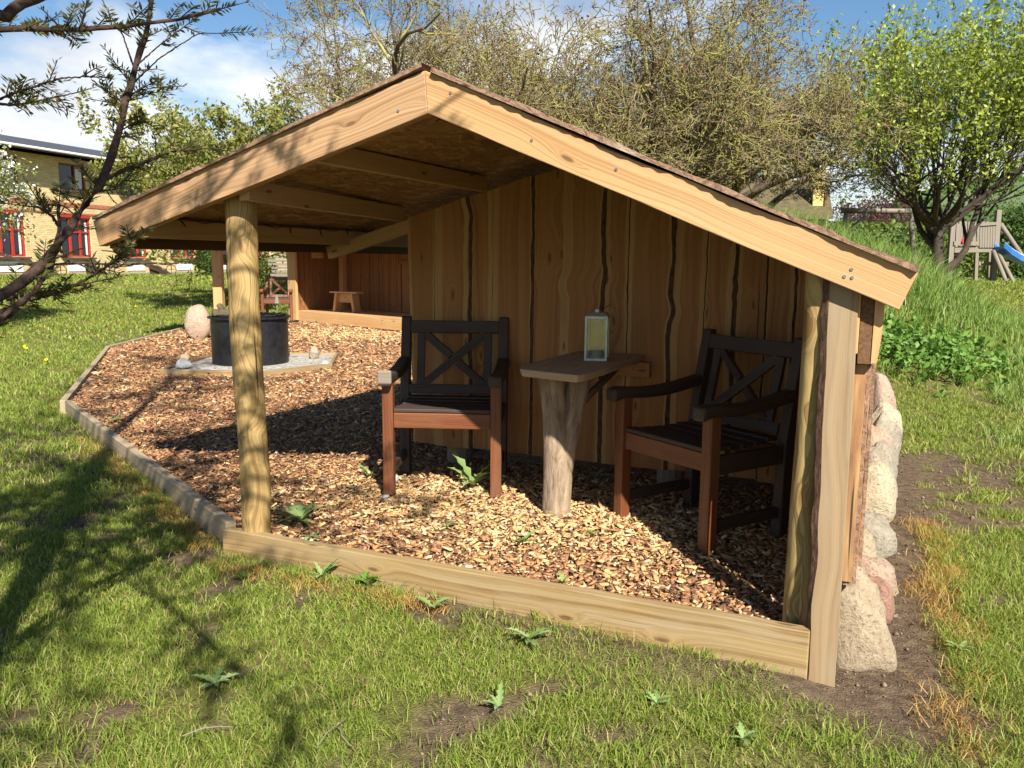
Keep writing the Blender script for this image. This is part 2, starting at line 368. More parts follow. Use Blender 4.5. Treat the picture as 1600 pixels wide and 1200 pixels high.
MAT['grass'] = leafmat('grass_blades', [(0, (.125, .190, .022)), (.4, (.205, .285, .036)), (.75, (.285, .350, .058)), (.9, (.37, .35, .11)), (1, (.48, .39, .18))], .35)
MAT['tall_grass'] = leafmat('tall_grass', [(0, (.11, .19, .03)), (.5, (.18, .29, .05)), (.85, (.27, .37, .09)), (1, (.42, .40, .19))], .35)
MAT['dry_grass'] = leafmat('dry_grass', [(0, (.34, .17, .035)), (.5, (.46, .27, .07)), (.9, (.52, .36, .13)), (1, (.25, .25, .05))], .3)
MAT['nettle'] = leafmat('nettle_leaves', [(0, (.07, .16, .022)), (.6, (.13, .25, .040)), (1, (.21, .33, .07))], .3)
MAT['thistle'] = leafmat('thistle_leaves', [(0, (.17, .26, .075)), (.6, (.25, .35, .12)), (1, (.33, .43, .19))], .25)
MAT['leaf_fresh'] = leafmat('fresh_leaves', [(0, (.15, .21, .022)), (.5, (.31, .39, .048)), (.9, (.45, .50, .10)), (1, (.54, .55, .20))], .4)
MAT['leaf_mid'] = leafmat('young_leaves', [(0, (.12, .15, .028)), (.5, (.24, .26, .055)), (.85, (.36, .36, .11)), (1, (.34, .20, .10))], .35)
MAT['leaf_apple'] = leafmat('apple_leaves', [(0, (.11, .16, .03)), (.5, (.22, .27, .06)), (1, (.36, .39, .13))], .35)
MAT['blossom'] = leafmat('blossom', [(0, (.70, .68, .62)), (1, (.82, .80, .78))], .3)
MAT['leaf_purple'] = leafmat('purple_leaves', [(0, (.05, .018, .025)), (1, (.15, .05, .07))], .3)
MAT['leaf_hedge'] = leafmat('hedge_leaves', [(0, (.025, .055, .012)), (.6, (.055, .11, .022)), (1, (.12, .19, .04))], .25)
MAT['leaf_hedge_light'] = leafmat('light_hedge_leaves', [(0, (.07, .11, .022)), (.6, (.13, .18, .035)), (1, (.20, .25, .06))], .3)
MAT['bud'] = leafmat('buds', [(0, (.10, .045, .025)), (.72, (.19, .085, .045)), (.76, (.17, .18, .04)), (1, (.26, .28, .06))], .2)
MAT['needle'] = leafmat('conifer_needles', [(0, (.035, .055, .014)), (.45, (.085, .105, .024)), (.75, (.17, .16, .04)), (1, (.30, .16, .05))], .3)
MAT['twig'] = barkmat('lichened_twigs', (.085, .062, .035), (.265, .205, .11), 9, 1.0, lichen=(.31, .295, .07), uvmap=False, bmp=.3, lich_amt=.54)
MAT['dark_bark'] = barkmat('dark_bark', (.03, .022, .014), (.12, .09, .05), 10, 1.0, uvmap=False, bmp=.6)
MAT['black_bark'] = barkmat('black_bark', (.016, .012, .009), (.065, .045, .028), 10, 1.0, uvmap=False, bmp=.6)
MAT['conifer_bark'] = barkmat('conifer_bark', (.014, .008, .006), (.075, .040, .026), 60, 1.0, uvmap=False, bmp=.6)
MAT['dandelion'] = leafmat('dandelion_petals', [(0, (.75, .50, .01)), (1, (.85, .62, .02))], .1)
MAT['daisy'] = leafmat('daisy_petals', [(0, (.75, .75, .72)), (1, (.85, .85, .82))], .1)

# ------------------------------------------------------------ mesh helpers
RNG = random.Random(7)
class MB:
    def __init__(s): s.v = []; s.f = []; s.uv = []; s.mi = []
    def face(s, idx, uvs, m=0): s.f.append(tuple(idx)); s.uv.append(uvs); s.mi.append(m)
    def box(s, c, size, R=None, grain=0, m=0, top=None):
        c = Vector(c); h = [k/2 for k in size]; b = len(s.v); ou, ov = RNG.random()*9, RNG.random()*9
        loc = []
        for dz in (-1, 1):
            for dy in (-1, 1):
                for dx in (-1, 1):
                    p = Vector((dx*h[0], dy*h[1], dz*h[2]))
                    if top and dz > 0: p.x *= top[0]; p.y *= top[1]
                    loc.append(p); s.v.append(c + (R @ p if R else p))
        for f, ax in (((0, 2, 3, 1), 2), ((4, 5, 7, 6), 2), ((0, 1, 5, 4), 1), ((2, 6, 7, 3), 1), ((0, 4, 6, 2), 0), ((1, 3, 7, 5), 0)):
            others = [k for k in (0, 1, 2) if k != ax]
            if ax == grain: ua, va = others
            else: ua = grain; va = [k for k in others if k != grain][0]
            uvs = [(loc[i][ua]*(1 if ax != grain else .2)+ou, loc[i][va]+ov+ax*.31) for i in f]
            s.face([b+i for i in f], uvs, m)
    def beam(s, p0, p1, w, h, up=(0, 0, 1), m=0):
        p0 = Vector(p0); p1 = Vector(p1); d = (p1-p0); L = d.length; d.normalize(); up = Vector(up)
        y = up.cross(d).normalized(); z = d.cross(y).normalized()
        R = Matrix((d, y, z)).transposed()
        s.box((p0+p1)/2, (L, w, h), R, 0, m)
    def tube(s, pts, rs, n=10, cap=True, m=0, wob=0.0, sq=None):
        pts = [Vector(p) for p in pts]; b = len(s.v); ou, ov = RNG.random()*9, RNG.random()*9
        t = (pts[1]-pts[0]).normalized(); ref = Vector((0, 0, 1)) if abs(t.z) < .8 else Vector((1, 0, 0))
        x = ref.cross(t).normalized(); u = 0; us = []
        for i, p in enumerate(pts):
            if i: u += (p-pts[i-1]).length
            us.append(u)
            t = (pts[min(i+1, len(pts)-1)]-pts[max(i-1, 0)]).normalized()
            x = (x - t*x.dot(t)).normalized(); y = t.cross(x)
            for k in range(n):
                a = 2*math.pi*k/n
                r = rs[i] if isinstance(rs, (list, tuple)) else rs
                if wob: r *= 1+wob*(mnoise.noise(p*6+Vector((math.cos(a), math.sin(a), ou))*1.2))
                s.v.append(p + x*(math.cos(a)*r) + y*(math.sin(a)*r))
        for i in range(len(pts)-1):
            r = rs[i] if isinstance(rs, (list, tuple)) else rs
            for k in range(n):
                k2 = (k+1) % n
                s.face((b+i*n+k, b+i*n+k2, b+(i+1)*n+k2, b+(i+1)*n+k),
                       [(us[i]+ou, k/n*6.28*r+ov), (us[i]+ou, (k+1)/n*6.28*r+ov), (us[i+1]+ou, (k+1)/n*6.28*r+ov), (us[i+1]+ou, k/n*6.28*r+ov)], m)
        if cap:
            for i0, rev in ((0, True), (len(pts)-1, False)):
                idx = [b+i0*n+k for k in range(n)]
                if rev: idx.reverse()
                r = rs[i0] if isinstance(rs, (list, tuple)) else rs
                s.face(idx, [(ou+.2*r*math.cos(6.28*k/n), ov+r*math.sin(6.28*k/n)) for k in range(n)], m)
    def strip(s, top, bot, depth, m=0, frame=None, m_edge=None):
        """a board: top and bottom edge polylines (equal count) given as Vectors on its face, thickness vector depth"""
        n = len(top); b = len(s.v); ou, ov = RNG.random()*9, RNG.random()*9; dv = Vector(depth)
        for p in top: s.v.append(Vector(p))
        for p in bot: s.v.append(Vector(p))
        for p in top: s.v.append(Vector(p)+dv)
        for p in bot: s.v.append(Vector(p)+dv)
        u = [0]
        for i in range(1, n): u.append(u[-1]+(Vector(top[i])-Vector(top[i-1])).length)
        w = [(Vector(top[i])-Vector(bot[i])).length for i in range(n)]; th = dv.length
        me = m if m_edge is None else m_edge
        for i in range(n-1):
            U0, U1 = u[i]+ou, u[i+1]+ou
            s.face((b+i, b+n+i, b+n+i+1, b+i+1), [(U0, ov), (U0, ov-w[i]), (U1, ov-w[i+1]), (U1, ov)], m)
            s.face((b+2*n+i, b+2*n+i+1, b+3*n+i+1, b+3*n+i), [(U0, ov+1), (U1, ov+1), (U1, ov+1-w[i+1]), (U0, ov+1-w[i])], m)
            s.face((b+i, b+i+1, b+2*n+i+1, b+2*n+i), [(U0, ov), (U1, ov), (U1, ov+th), (U0, ov+th)], me)
            s.face((b+n+i, b+3*n+i, b+3*n+i+1, b+n+i+1), [(U0, ov+2), (U0, ov+2+th), (U1, ov+2+th), (U1, ov+2)], me)
        for i in (0, n-1):
            q = (b+i, b+2*n+i, b+3*n+i, b+n+i) if i == 0 else (b+i, b+n+i, b+3*n+i, b+2*n+i)
            s.face(q, [(ou, ov), (ou+.01, ov+th), (ou+.01, ov+th-w[i]), (ou, ov-w[i])], m)
    def lathe(s, prof, n=32, c=(0, 0, 0), m=0, close=True):
        c = Vector(c); b = len(s.v); ou = RNG.random()*9
        for r, z in prof:
            for k in range(n):
                a = 2*math.pi*k/n; s.v.append(c+Vector((r*math.cos(a), r*math.sin(a), z)))
        for i in range(len(prof)-1):
            for k in range(n):
                k2 = (k+1) % n
                s.face((b+i*n+k, b+i*n+k2, b+(i+1)*n+k2, b+(i+1)*n+k), [(ou+k*.05, prof[i][1]), (ou+k*.05+.05, prof[i][1]), (ou+k*.05+.05, prof[i+1][1]), (ou+k*.05, prof[i+1][1])], m)
    def build(s, name, mats, parent=None, origin=(0, 0, 0), bevel=0, smooth=False, loc=None):
        if not isinstance(mats, (list, tuple)): mats = [mats]
        o3 = Vector(origin)
        me = bpy.data.meshes.new(name); me.from_pydata([tuple(p-o3) for p in s.v], [], s.f)
        uvl = me.uv_layers.new(name='UVMap')
        flat = [c for uvs in s.uv for p in uvs for c in p]
        uvl.data.foreach_set('uv', flat)
        me.polygons.foreach_set('material_index', s.mi)
        if smooth: me.polygons.foreach_set('use_smooth', [True]*len(s.f))
        for m in mats: me.materials.append(m)
        me.validate(); me.update()
        ob = bpy.data.objects.new(name, me); COL.objects.link(ob)
        if parent: ob.parent = parent
        elif loc is None: ob.location = o3
        if loc is not None: ob.location = loc
        if bevel:
            bv = ob.modifiers.new('bevel', 'BEVEL'); bv.width = bevel; bv.segments = 2; bv.limit_method = 'ANGLE'; bv.angle_limit = rad(40)
        return ob

def np_mesh(name, verts, quads=None, tris=None, mat=None, parent=None, tint=None, tint_name='tint', smooth=False, loc=None, midx=None):
    verts = np.asarray(verts, np.float32).reshape(-1, 3)
    me = bpy.data.meshes.new(name); me.vertices.add(len(verts)); me.vertices.foreach_set('co', verts.ravel())
    nq = 0 if quads is None else len(quads); ntr = 0 if tris is None else len(tris)
    li = np.concatenate([np.asarray(quads, np.int32).ravel() if nq else np.zeros(0, np.int32), np.asarray(tris, np.int32).ravel() if ntr else np.zeros(0, np.int32)])
    me.loops.add(len(li)); me.loops.foreach_set('vertex_index', li)
    me.polygons.add(nq+ntr)
    ls = np.concatenate([np.arange(nq)*4, nq*4+np.arange(ntr)*3]).astype(np.int32)
    me.polygons.foreach_set('loop_start', ls)
    if midx is not None: me.polygons.foreach_set('material_index', np.asarray(midx, np.int32))
    if smooth: me.polygons.foreach_set('use_smooth', np.ones(nq+ntr, bool))
    if tint is not None:
        tint = np.asarray(tint, np.float32)
        if tint.ndim == 1:
            at = me.attributes.new(tint_name, 'FLOAT', 'POINT'); at.data.foreach_set('value', tint)
        else:
            at = me.attributes.new(tint_name, 'FLOAT_COLOR', 'POINT')
            at.data.foreach_set('color', np.concatenate([tint, np.ones((len(tint), 1), np.float32)], 1).ravel())
    for m in (mat if isinstance(mat, (list, tuple)) else [mat]): me.materials.append(m)
    me.update(calc_edges=True)
    ob = bpy.data.objects.new(name, me); COL.objects.link(ob)
    if parent: ob.parent = parent
    if loc is not None: ob.location = loc
    return ob

def tag(o, label=None, cat=None, group=None, kind=None):
    if label: o['label'] = label
    if cat: o['category'] = cat
    if group: o['group'] = group
    if kind: o['kind'] = kind
    return o
def thing(name, loc, label, cat, group=None, rz=0.0):
    o = bpy.data.objects.new(name, None); COL.objects.link(o); o.empty_display_size = .1
    o.location = loc; o.rotation_euler = (0, 0, rz)
    return tag(o, label, cat, group)
def children(o): return [c for c in bpy.data.objects if c.parent == o]
def copy_tree(o, parent=None):
    c = o.copy(); COL.objects.link(c); c.parent = parent
    for chd in children(o): copy_tree(chd, c)
    return c

# ------------------------------------------------------------ setting: ground
def axis(lo, hi, step, far, n):
    core = np.arange(lo, hi+1e-6, step); g = np.geomspace(1, far, n)-1
    g = g[1:]
    return np.concatenate([lo-g[::-1], core, hi+g])
gx = axis(-7, 7, .07, 900, 40); gy = axis(-1, 13, .07, 900, 45)
X, Y = np.meshgrid(gx, gy); x = X.ravel(); y = Y.ravel()
def soil_mask(x, y):
    """1 where the turf is worn to bare earth"""
    n = .34*fbm(x*2.4, y*2.4, 11, 3)+.48*fbm(x*9, y*9, 13, 3)+.18*fbm(x*.7, y*.7, 23, 3)
    s, t = toST(x, y)
    worn = .93*sstep(.512, .570, n)*(1-.85*sstep(4.0, 9, y))
    edge = np.exp(-((t-2.45)/.13)**2)*sstep(-2.3, -1.2, s)*(1-sstep(.3, .6, s))*.8
    wallside = .65*np.exp(-((s-.46)/.07)**2)*sstep(3.7, 4.1, t)*(1-sstep(5.6, 6.5, t))*.95
    corner = np.exp(-((s-.15)**2+(t-2.3)**2)/.06)*.8
    apron = sstep(-.2, -.1, s)*(1-sstep(.24, .32, s))*sstep(2.3, 2.4, t)*(1-sstep(5.5, 6, t))
    return np.clip(worn+edge+wallside+corner+apron, 0, 1)
cover = (1-soil_mask(x, y))*(.72+.28*sstep(4.5, 11, y))
z = ground_h(x, y); z = z-.012*(1-cover)
z = np.where(in_poly(x, y, BED), np.minimum(z, .0), z)
nx, ny = len(gx), len(gy)
ii = (np.arange(ny-1)[:, None]*nx+np.arange(nx-1)[None, :]).ravel()
ground = np_mesh('ground', np.stack([x, y, z], 1), np.stack([ii, ii+1, ii+nx+1, ii+nx], 1), None, MAT['ground'], tint=cover, tint_name='cover', smooth=True)
tag(ground, kind='structure')

# chip bed sheet
cx_ = np.arange(-6, 3.3, .07); cy_ = np.arange(2.0, 17.6, .07)
X, Y = np.meshgrid(cx_, cy_); x = X.ravel(); y = Y.ravel(); nx = len(cx_); ny = len(cy_)
ii = (np.arange(ny-1)[:, None]*nx+np.arange(nx-1)[None, :]).ravel()
ins = in_poly(x, y, BED); keep = ins[ii] & ins[ii+1] & ins[ii+nx] & ins[ii+nx+1]
ii = ii[keep]; zc = chip_h(x, y)
used = np.zeros(len(x), bool); Q = np.stack([ii, ii+1, ii+nx+1, ii+nx], 1); used[Q.ravel()] = True
remap = np.cumsum(used)-1
bed = np_mesh('chip_bed', np.stack([x, y, zc], 1)[used], remap[Q], None, MAT['chip_base'], smooth=True)
tag(bed, kind='structure')

# wood chips lying on the bed
def visible(x, y, margin=1.0):
    return (np.abs(x) < y*.66+margin) & (y > .9)
def make_chips():
    rg = np.random.default_rng(3)
    P = []
    for (y0, y1, dens, size) in ((2.2, 3.2, 6200, 1.12), (3.2, 4.6, 5600, 1.15), (4.6, 6.5, 3900, 1.22), (6.5, 9.5, 1700, 1.6), (9.5, 16.5, 760, 2.1)):
        n = int(dens*9.3*(y1-y0)); px = rg.uniform(-6, 3.3, n); py = rg.uniform(y0, y1, n)
        s, t = toST(px, py)
        k = in_poly(px, py, BED) & visible(px, py, .6) & ~((t > 4.25) & (s > -2.2))
        for a_, b2_ in ((0, 1), (1, 2), (2, 3), (8, 0)):
            ax, ay = BED[a_][0], BED[a_][1]; dx_, dy_ = BED[b2_][0]-ax, BED[b2_][1]-ay; L2 = dx_*dx_+dy_*dy_
            f_ = np.clip(((px-ax)*dx_+(py-ay)*dy_)/L2, 0, 1); k &= np.hypot(px-ax-f_*dx_, py-ay-f_*dy_) > .055
        px, py = px[k], py[k]; P.append(np.stack([px, py, np.full(len(px), size)], 1))
    P = np.concatenate(P); n = len(P); px, py, sz = P.T
    L = rg.lognormal(math.log(.017), .5, n)*sz; W = L*rg.uniform(.22, .55, n)
    L = np.clip(L, .006, .055*sz); W = np.clip(W, .003, .016*sz)
    yaw = rg.uniform(0, 2*np.pi, n); pit = rg.normal(0, .33, n); rol = rg.normal(0, .35, n)
    d = np.stack([np.cos(yaw)*np.cos(pit), np.sin(yaw)*np.cos(pit), np.sin(pit)], 1)
    side = np.stack([-np.sin(yaw)*np.cos(rol), np.cos(yaw)*np.cos(rol), np.sin(rol)], 1)
    up = np.cross(d, side)
    c = np.stack([px, py, chip_h(px, py)+.004+rg.exponential(.0045, n)*np.minimum(sz, 1.5)], 1)
    th = (W*rg.uniform(.15, .35, n))[:, None]
    a = (L/2)[:, None]*d; b = (W/2)[:, None]*side; u = up*th
    j = lambda lo=.6, hi=1.1: rg.uniform(lo, hi, (n, 1))
    top = [c-a*j()-b*j()+u, c+a*j()-b*j(.3, 1)+u, c+a*j()+b*j()+u, c-a*j()+b*j(.3, 1)+u]
    bot = [p-u*1.6 for p in top]
    V = np.stack(top+bot, 1).reshape(-1, 3)
    o = (np.arange(n)*8)[:, None]
    q = np.concatenate([o+np.array([0, 1, 2, 3]), o+np.array([0, 4, 5, 1]), o+np.array([1, 5, 6, 2]), o+np.array([2, 6, 7, 3]), o+np.array([3, 7, 4, 0])])
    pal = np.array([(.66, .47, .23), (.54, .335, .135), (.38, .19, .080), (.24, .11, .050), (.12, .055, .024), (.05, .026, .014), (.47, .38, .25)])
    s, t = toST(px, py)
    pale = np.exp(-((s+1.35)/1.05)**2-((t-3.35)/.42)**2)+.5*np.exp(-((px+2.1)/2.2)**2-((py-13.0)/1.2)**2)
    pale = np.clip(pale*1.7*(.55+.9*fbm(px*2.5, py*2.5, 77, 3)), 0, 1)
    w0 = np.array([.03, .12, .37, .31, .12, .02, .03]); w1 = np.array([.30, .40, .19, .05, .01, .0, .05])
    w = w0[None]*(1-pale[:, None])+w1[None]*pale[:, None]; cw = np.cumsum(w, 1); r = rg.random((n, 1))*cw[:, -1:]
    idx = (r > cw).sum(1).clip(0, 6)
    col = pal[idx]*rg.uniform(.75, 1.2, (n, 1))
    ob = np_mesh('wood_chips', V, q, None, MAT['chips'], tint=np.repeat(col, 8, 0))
    tag(ob, 'brown and pale wood chips spread as ground cover', 'wood chips', kind='stuff')
make_chips()

# ------------------------------------------------------------ grass
def blades(px, py, pz, h, w, lean, rg):
    n = len(px); yaw = rg.uniform(0, 2*np.pi, n); bd = rg.uniform(0, 2*np.pi, n)
    side = np.stack([np.cos(yaw), np.sin(yaw), np.zeros(n)], 1)*(w/2)[:, None]
    ld = np.stack([np.cos(bd), np.sin(bd), np.zeros(n)], 1)*(lean*h)[:, None]
    b = np.stack([px, py, pz-.004], 1)
    up = np.zeros((n, 3)); up[:, 2] = h
    m = b+up*.6+ld*.35; tip = b+up*(1-.25*lean)[:, None]+ld
    V = np.stack([b-side, b+side, m+side*.75, m-side*.75, tip], 1).reshape(-1, 3)
    o = (np.arange(n)*5)[:, None]
    return V, o+np.array([0, 1, 2, 3]), o+np.array([3, 2, 4])
def tufts(cx, cy, per, spread, rg):
    k = np.repeat(np.arange(len(cx)), per)
    return cx[k]+rg.normal(0, 1, len(k))*spread, cy[k]+rg.normal(0, 1, len(k))*spread, k
def stuff(name, parts, mat, label, cat):
    V = []; Q = []; T = []; o = 0
    for v, q, t in parts:
        V.append(v); Q.append(q+o); T.append(t+o); o += len(v)
    ob = np_mesh(name, np.concatenate(V), np.concatenate(Q), np.concatenate(T), mat)
    return tag(ob, label, cat, kind='stuff')
FIRE = Vector((-2.85, 8.95, 0))
def wall_zone(s, t): return (s > -.16) & (s < .16) & (t > 2.42) & (t < 6.0)
def make_lawn():
    rg = np.random.default_rng(9); parts = []
    for (y0, y1, dens, per, hh, ww) in ((1.1, 2.6, 2900, 10, .029, .0026), (2.6, 4.2, 2000, 10, .031, .0033), (4.2, 7, 850, 9, .038, .0054), (7, 12, 200, 8, .05, .009), (12, 22, 60, 8, .055, .018), (22, 36, 22, 7, .06, .035)):
        xm = y1*.70+.8; n = int(dens*2*xm*(y1-y0)); cx = rg.uniform(-xm, xm, n); cy = rg.uniform(y0, y1, n)
        k = visible(cx, cy, .7) & (rg.random(n) > soil_mask(cx, cy)*1.02)
        dn = .5*fbm(cx*1.7, cy*1.7, 61, 3)+.5*fbm(cx*9, cy*9, 63, 2); k &= rg.random(n) < np.clip((dn-.24)*3.4, .2, 1)
        s, t = toST(cx, cy); k &= ~wall_zone(s, t)
        cx, cy = cx[k], cy[k]
        px, py, kk = tufts(cx, cy, per, .016*(1+y0*.25), rg)
        k = ~in_poly(px, py, BED); px, py, kk = px[k], py[k], kk[k]
        n = len(px); th = rg.uniform(.6, 1.25, len(cx))[kk]
        dd = (.45+1.1*fbm(px*2.1, py*2.1, 71, 3))
        h = hh*th*dd*rg.uniform(.45, 1.5, n)
        parts.append(blades(px, py, ground_h(px, py), h, ww*rg.uniform(.7, 1.3, n), rg.uniform(.2, 1.5, n), rg))
    # longer blades leaning on the boards
    stuff('lawn_grass', parts, MAT['grass'], 'short patchy lawn grass', 'grass')
make_lawn()

def make_crumbs():
    rg = np.random.default_rng(19); n = 60000; cx = rg.uniform(-4, 5, n); cy = rg.uniform(1.3, 6.5, n)
    k = visible(cx, cy, .5) & (rg.random(n) < np.clip(soil_mask(cx, cy)-.25, 0, 1)*.9) & ~in_poly(cx, cy, BED); cx, cy = cx[k], cy[k]; n = len(cx)
    r = np.clip(rg.lognormal(math.log(.0035), .55, n), .0015, .014)
    base = np.array([(1, 0, 0), (0, 1, 0), (-1, 0, 0), (0, -1, 0), (0, 0, 1), (0, 0, -1)], float)
    V = base[None]*rg.uniform(.5, 1.25, (n, 6, 1))*r[:, None, None]; V[:, :, 2] *= .7
    a = rg.uniform(0, 6.28, n); c_, s_ = np.cos(a)[:, None], np.sin(a)[:, None]
    V = np.stack([V[:, :, 0]*c_-V[:, :, 1]*s_, V[:, :, 0]*s_+V[:, :, 1]*c_, V[:, :, 2]], -1)
    V += np.stack([cx, cy, ground_h(cx, cy)-.010+r*.3], 1)[:, None, :]
    F = np.array([(0, 1, 4), (1, 2, 4), (2, 3, 4), (3, 0, 4), (1, 0, 5), (2, 1, 5), (3, 2, 5), (0, 3, 5)])
    col = np.array([(.17, .12, .08)])*rg.uniform(.45, 1.5, (n, 1))
    tag(np_mesh('soil_crumbs', V.reshape(-1, 3), None, ((np.arange(n)*6)[:, None, None]+F[None]).reshape(-1, 3), MAT['chips'], tint=np.repeat(col, 6, 0)), 'loose crumbs of bare brown soil between the grass', 'soil crumbs', kind='stuff')
make_crumbs()
def make_mound_grass():
    rg = np.random.default_rng(10)
    n = 9000; cx = rg.uniform(.5, 9.5, n); cy = rg.uniform(6.3, 13.5, n)
    hgt = ground_h(cx, cy); k = (hgt > .22) & (rg.random(n) < .35+hgt)
    nett = np.exp(-((cx-3.85)/.5)**2-((cy-7.75)/.3)**2); k &= rg.random(n) > nett
    cx, cy = cx[k], cy[k]
    px, py, kk = tufts(cx, cy, 9, .05, rg); n = len(px)
    s, t = toST(px, py); k = ~((s < .25) & (t < 6.0)); px, py, kk = px[k], py[k], kk[k]; n = len(px)
    hh = (.12+.34*sstep(.3, 1.0, ground_h(px, py)))*rg.uniform(.55, 1.3, n)
    p1 = blades(px, py, ground_h(px, py), hh, rg.uniform(.006, .012, n), rg.uniform(.15, .8, n), rg)
    # rough tussocks at the foot and beyond
    n = 2600; cx = rg.uniform(.6, 7.5, n); cy = rg.uniform(5.4, 8.2, n); s, t = toST(cx, cy)
    k = (s > .75) & (fbm(cx*1.3, cy*1.3, 5, 3) > .46); cx, cy = cx[k], cy[k]
    px, py, kk = tufts(cx, cy, 9, .045, rg); n = len(px)
    p2 = blades(px, py, ground_h(px, py), rg.uniform(.06, .17, n), rg.uniform(.005, .009, n), rg.uniform(.2, .9, n), rg)
    stuff('tall_grass', [p1, p2], MAT['tall_grass'], 'tall rough grass covering the earth mound', 'tall grass')
    # scorched grass beside the stones and along the edging
    n = 330; t = rg.uniform(2.2, 4.3, n); s = .31+rg.normal(0, .045, n)+.03*np.sin(t*7)
    cx = s*Vv.x+t*Uv.x; cy = s*Vv.y+t*Uv.y
    n2 = 330; f = rg.random(n2); off = np.abs(rg.normal(0, .05, n2))+.03
    p0 = BED[0]; p1v = BED[1]
    ex = p0.x+(p1v.x-p0.x)*f*.7-off; ey = p0.y+(p1v.y-p0.y)*f*.7-off*.4
    n3 = 120; f = rg.random(n3); q0 = LW(-2.44, 2.5); q1 = LW(-1.3, 2.46)
    fx = q0.x+(q1.x-q0.x)*f+rg.normal(0, .02, n3); fy = q0.y+(q1.y-q0.y)*f-np.abs(rg.normal(0, .05, n3))-.03
    cx = np.concatenate([cx, ex, fx]); cy = np.concatenate([cy, ey, fy])
    k = rg.random(len(cx)) < .3+fbm(cx*5, cy*5, 8, 2); cx, cy = cx[k], cy[k]
    px, py, kk = tufts(cx, cy, 9, .022, rg); k = ~in_poly(px, py, BED); px, py = px[k], py[k]; n = len(px)
    p3 = blades(px, py, ground_h(px, py), rg.uniform(.02, .06, n), rg.uniform(.0018, .003, n), rg.uniform(.5, 1.8, n), rg)
    stuff('dry_grass', [p3], MAT['dry_grass'], 'scorched orange grass beside the stones and edging boards', 'dry grass')
make_mound_grass()

# ------------------------------------------------------------ near shelter
O = (-1.4, 3.3, 0.0)
shelter = thing('timber_shelter', LW(*O), 'open gabled shelter of fresh larch with bark-edged roof over two wooden armchairs', 'shelter', rz=-A)
AP_T = Vector((-1.418, 2.5, 1.843)); AP_B = Vector((-1.407, 2.5, 1.705))
LT = Vector((-2.999, 2.5, 1.372)); LB = Vector((-2.972, 2.5, 1.267)); RT = Vector((.102, 2.5, 1.199)); RB = Vector((.062, 2.5, 1.095))
def edge_line(a, b, n, amp, seed, bulge=0, freq=2.2):
    out = []
    for i in range(n+1):
        f = i/n; p = a.lerp(b, f)
        w = amp*mnoise.noise(Vector((f*(a-b).length*freq+seed, seed*1.7, 0)))+.3*amp*mnoise.noise(Vector((f*11+seed, 3, seed)))
        env = min(1, 8*f, 8*(1-f))
        out.append(p+Vector((0, 0, env*(w+bulge*math.sin(math.pi*f)))))
    return out
for nm, (a, b, c, d), sd_, bl in (('barge_board', (LT, AP_T, LB, AP_B), 3, .012), ('barge_board', (AP_T, RT, AP_B, RB), 9, -.004)):
    mb = MB(); mb.strip(edge_line(a, b, 40, .012, sd_, bl), edge_line(c, d, 40, .005, sd_+5, .0), (0, .042, 0))
    mb.build(nm, MAT['larch_weathered_dim' if sd_ == 3 else 'larch_fascia'], shelter, O, bevel=.003)
# roof deck of strand board
DL0 = Vector((-1.42, 2.545, 1.800)); DL1 = Vector((-2.985, 2.545, 1.338)); DR1 = Vector((.085, 2.545, 1.168))
T_END = 5.7
def deck_z(s): return 1.800+(s+1.42)*.2952 if s < -1.42 else 1.800-(s+1.42)*.4199
mb = MB()
for a, b in ((DL1, DL0), (DL0, DR1)):
    n = 8; top = []; bot = []
    vv0, vv1 = a, b
    d = (b-a).normalized(); nrm = Vector((-d.z, 0, d.x))*.012
    bidx = len(mb.v)
    for (p, q) in ((a, b), (a+Vector((0, T_END-2.545, 0)), b+Vector((0, T_END-2.545, 0)))):
        mb.v += [p, q, p+nrm, q+nrm]
    L = (b-a).length; W = T_END-2.545; i = bidx
    mb.face((i, i+1, i+5, i+4), [(0, 0), (0, L), (W, L), (W, 0)]); mb.face((i+2, i+6, i+7, i+3), [(0, 5), (W, 5), (W, 5+L), (0, 5+L)])
    mb.face((i, i+2, i+3, i+1), [(0, 0), (.01, 0), (.01, L), (0, L)]); mb.face((i+4, i+5, i+7, i+6), [(0, 0), (0, L), (.01, L), (.01, 0)])
    mb.face((i, i+4, i+6, i+2), [(0, 0), (W, 0), (W, .01), (0, .01)]); mb.face((i+1, i+3, i+7, i+5), [(0, 0), (0, .01), (W, .01), (W, 0)])
mb.build('roof_deck', MAT['osb'], shelter, O)
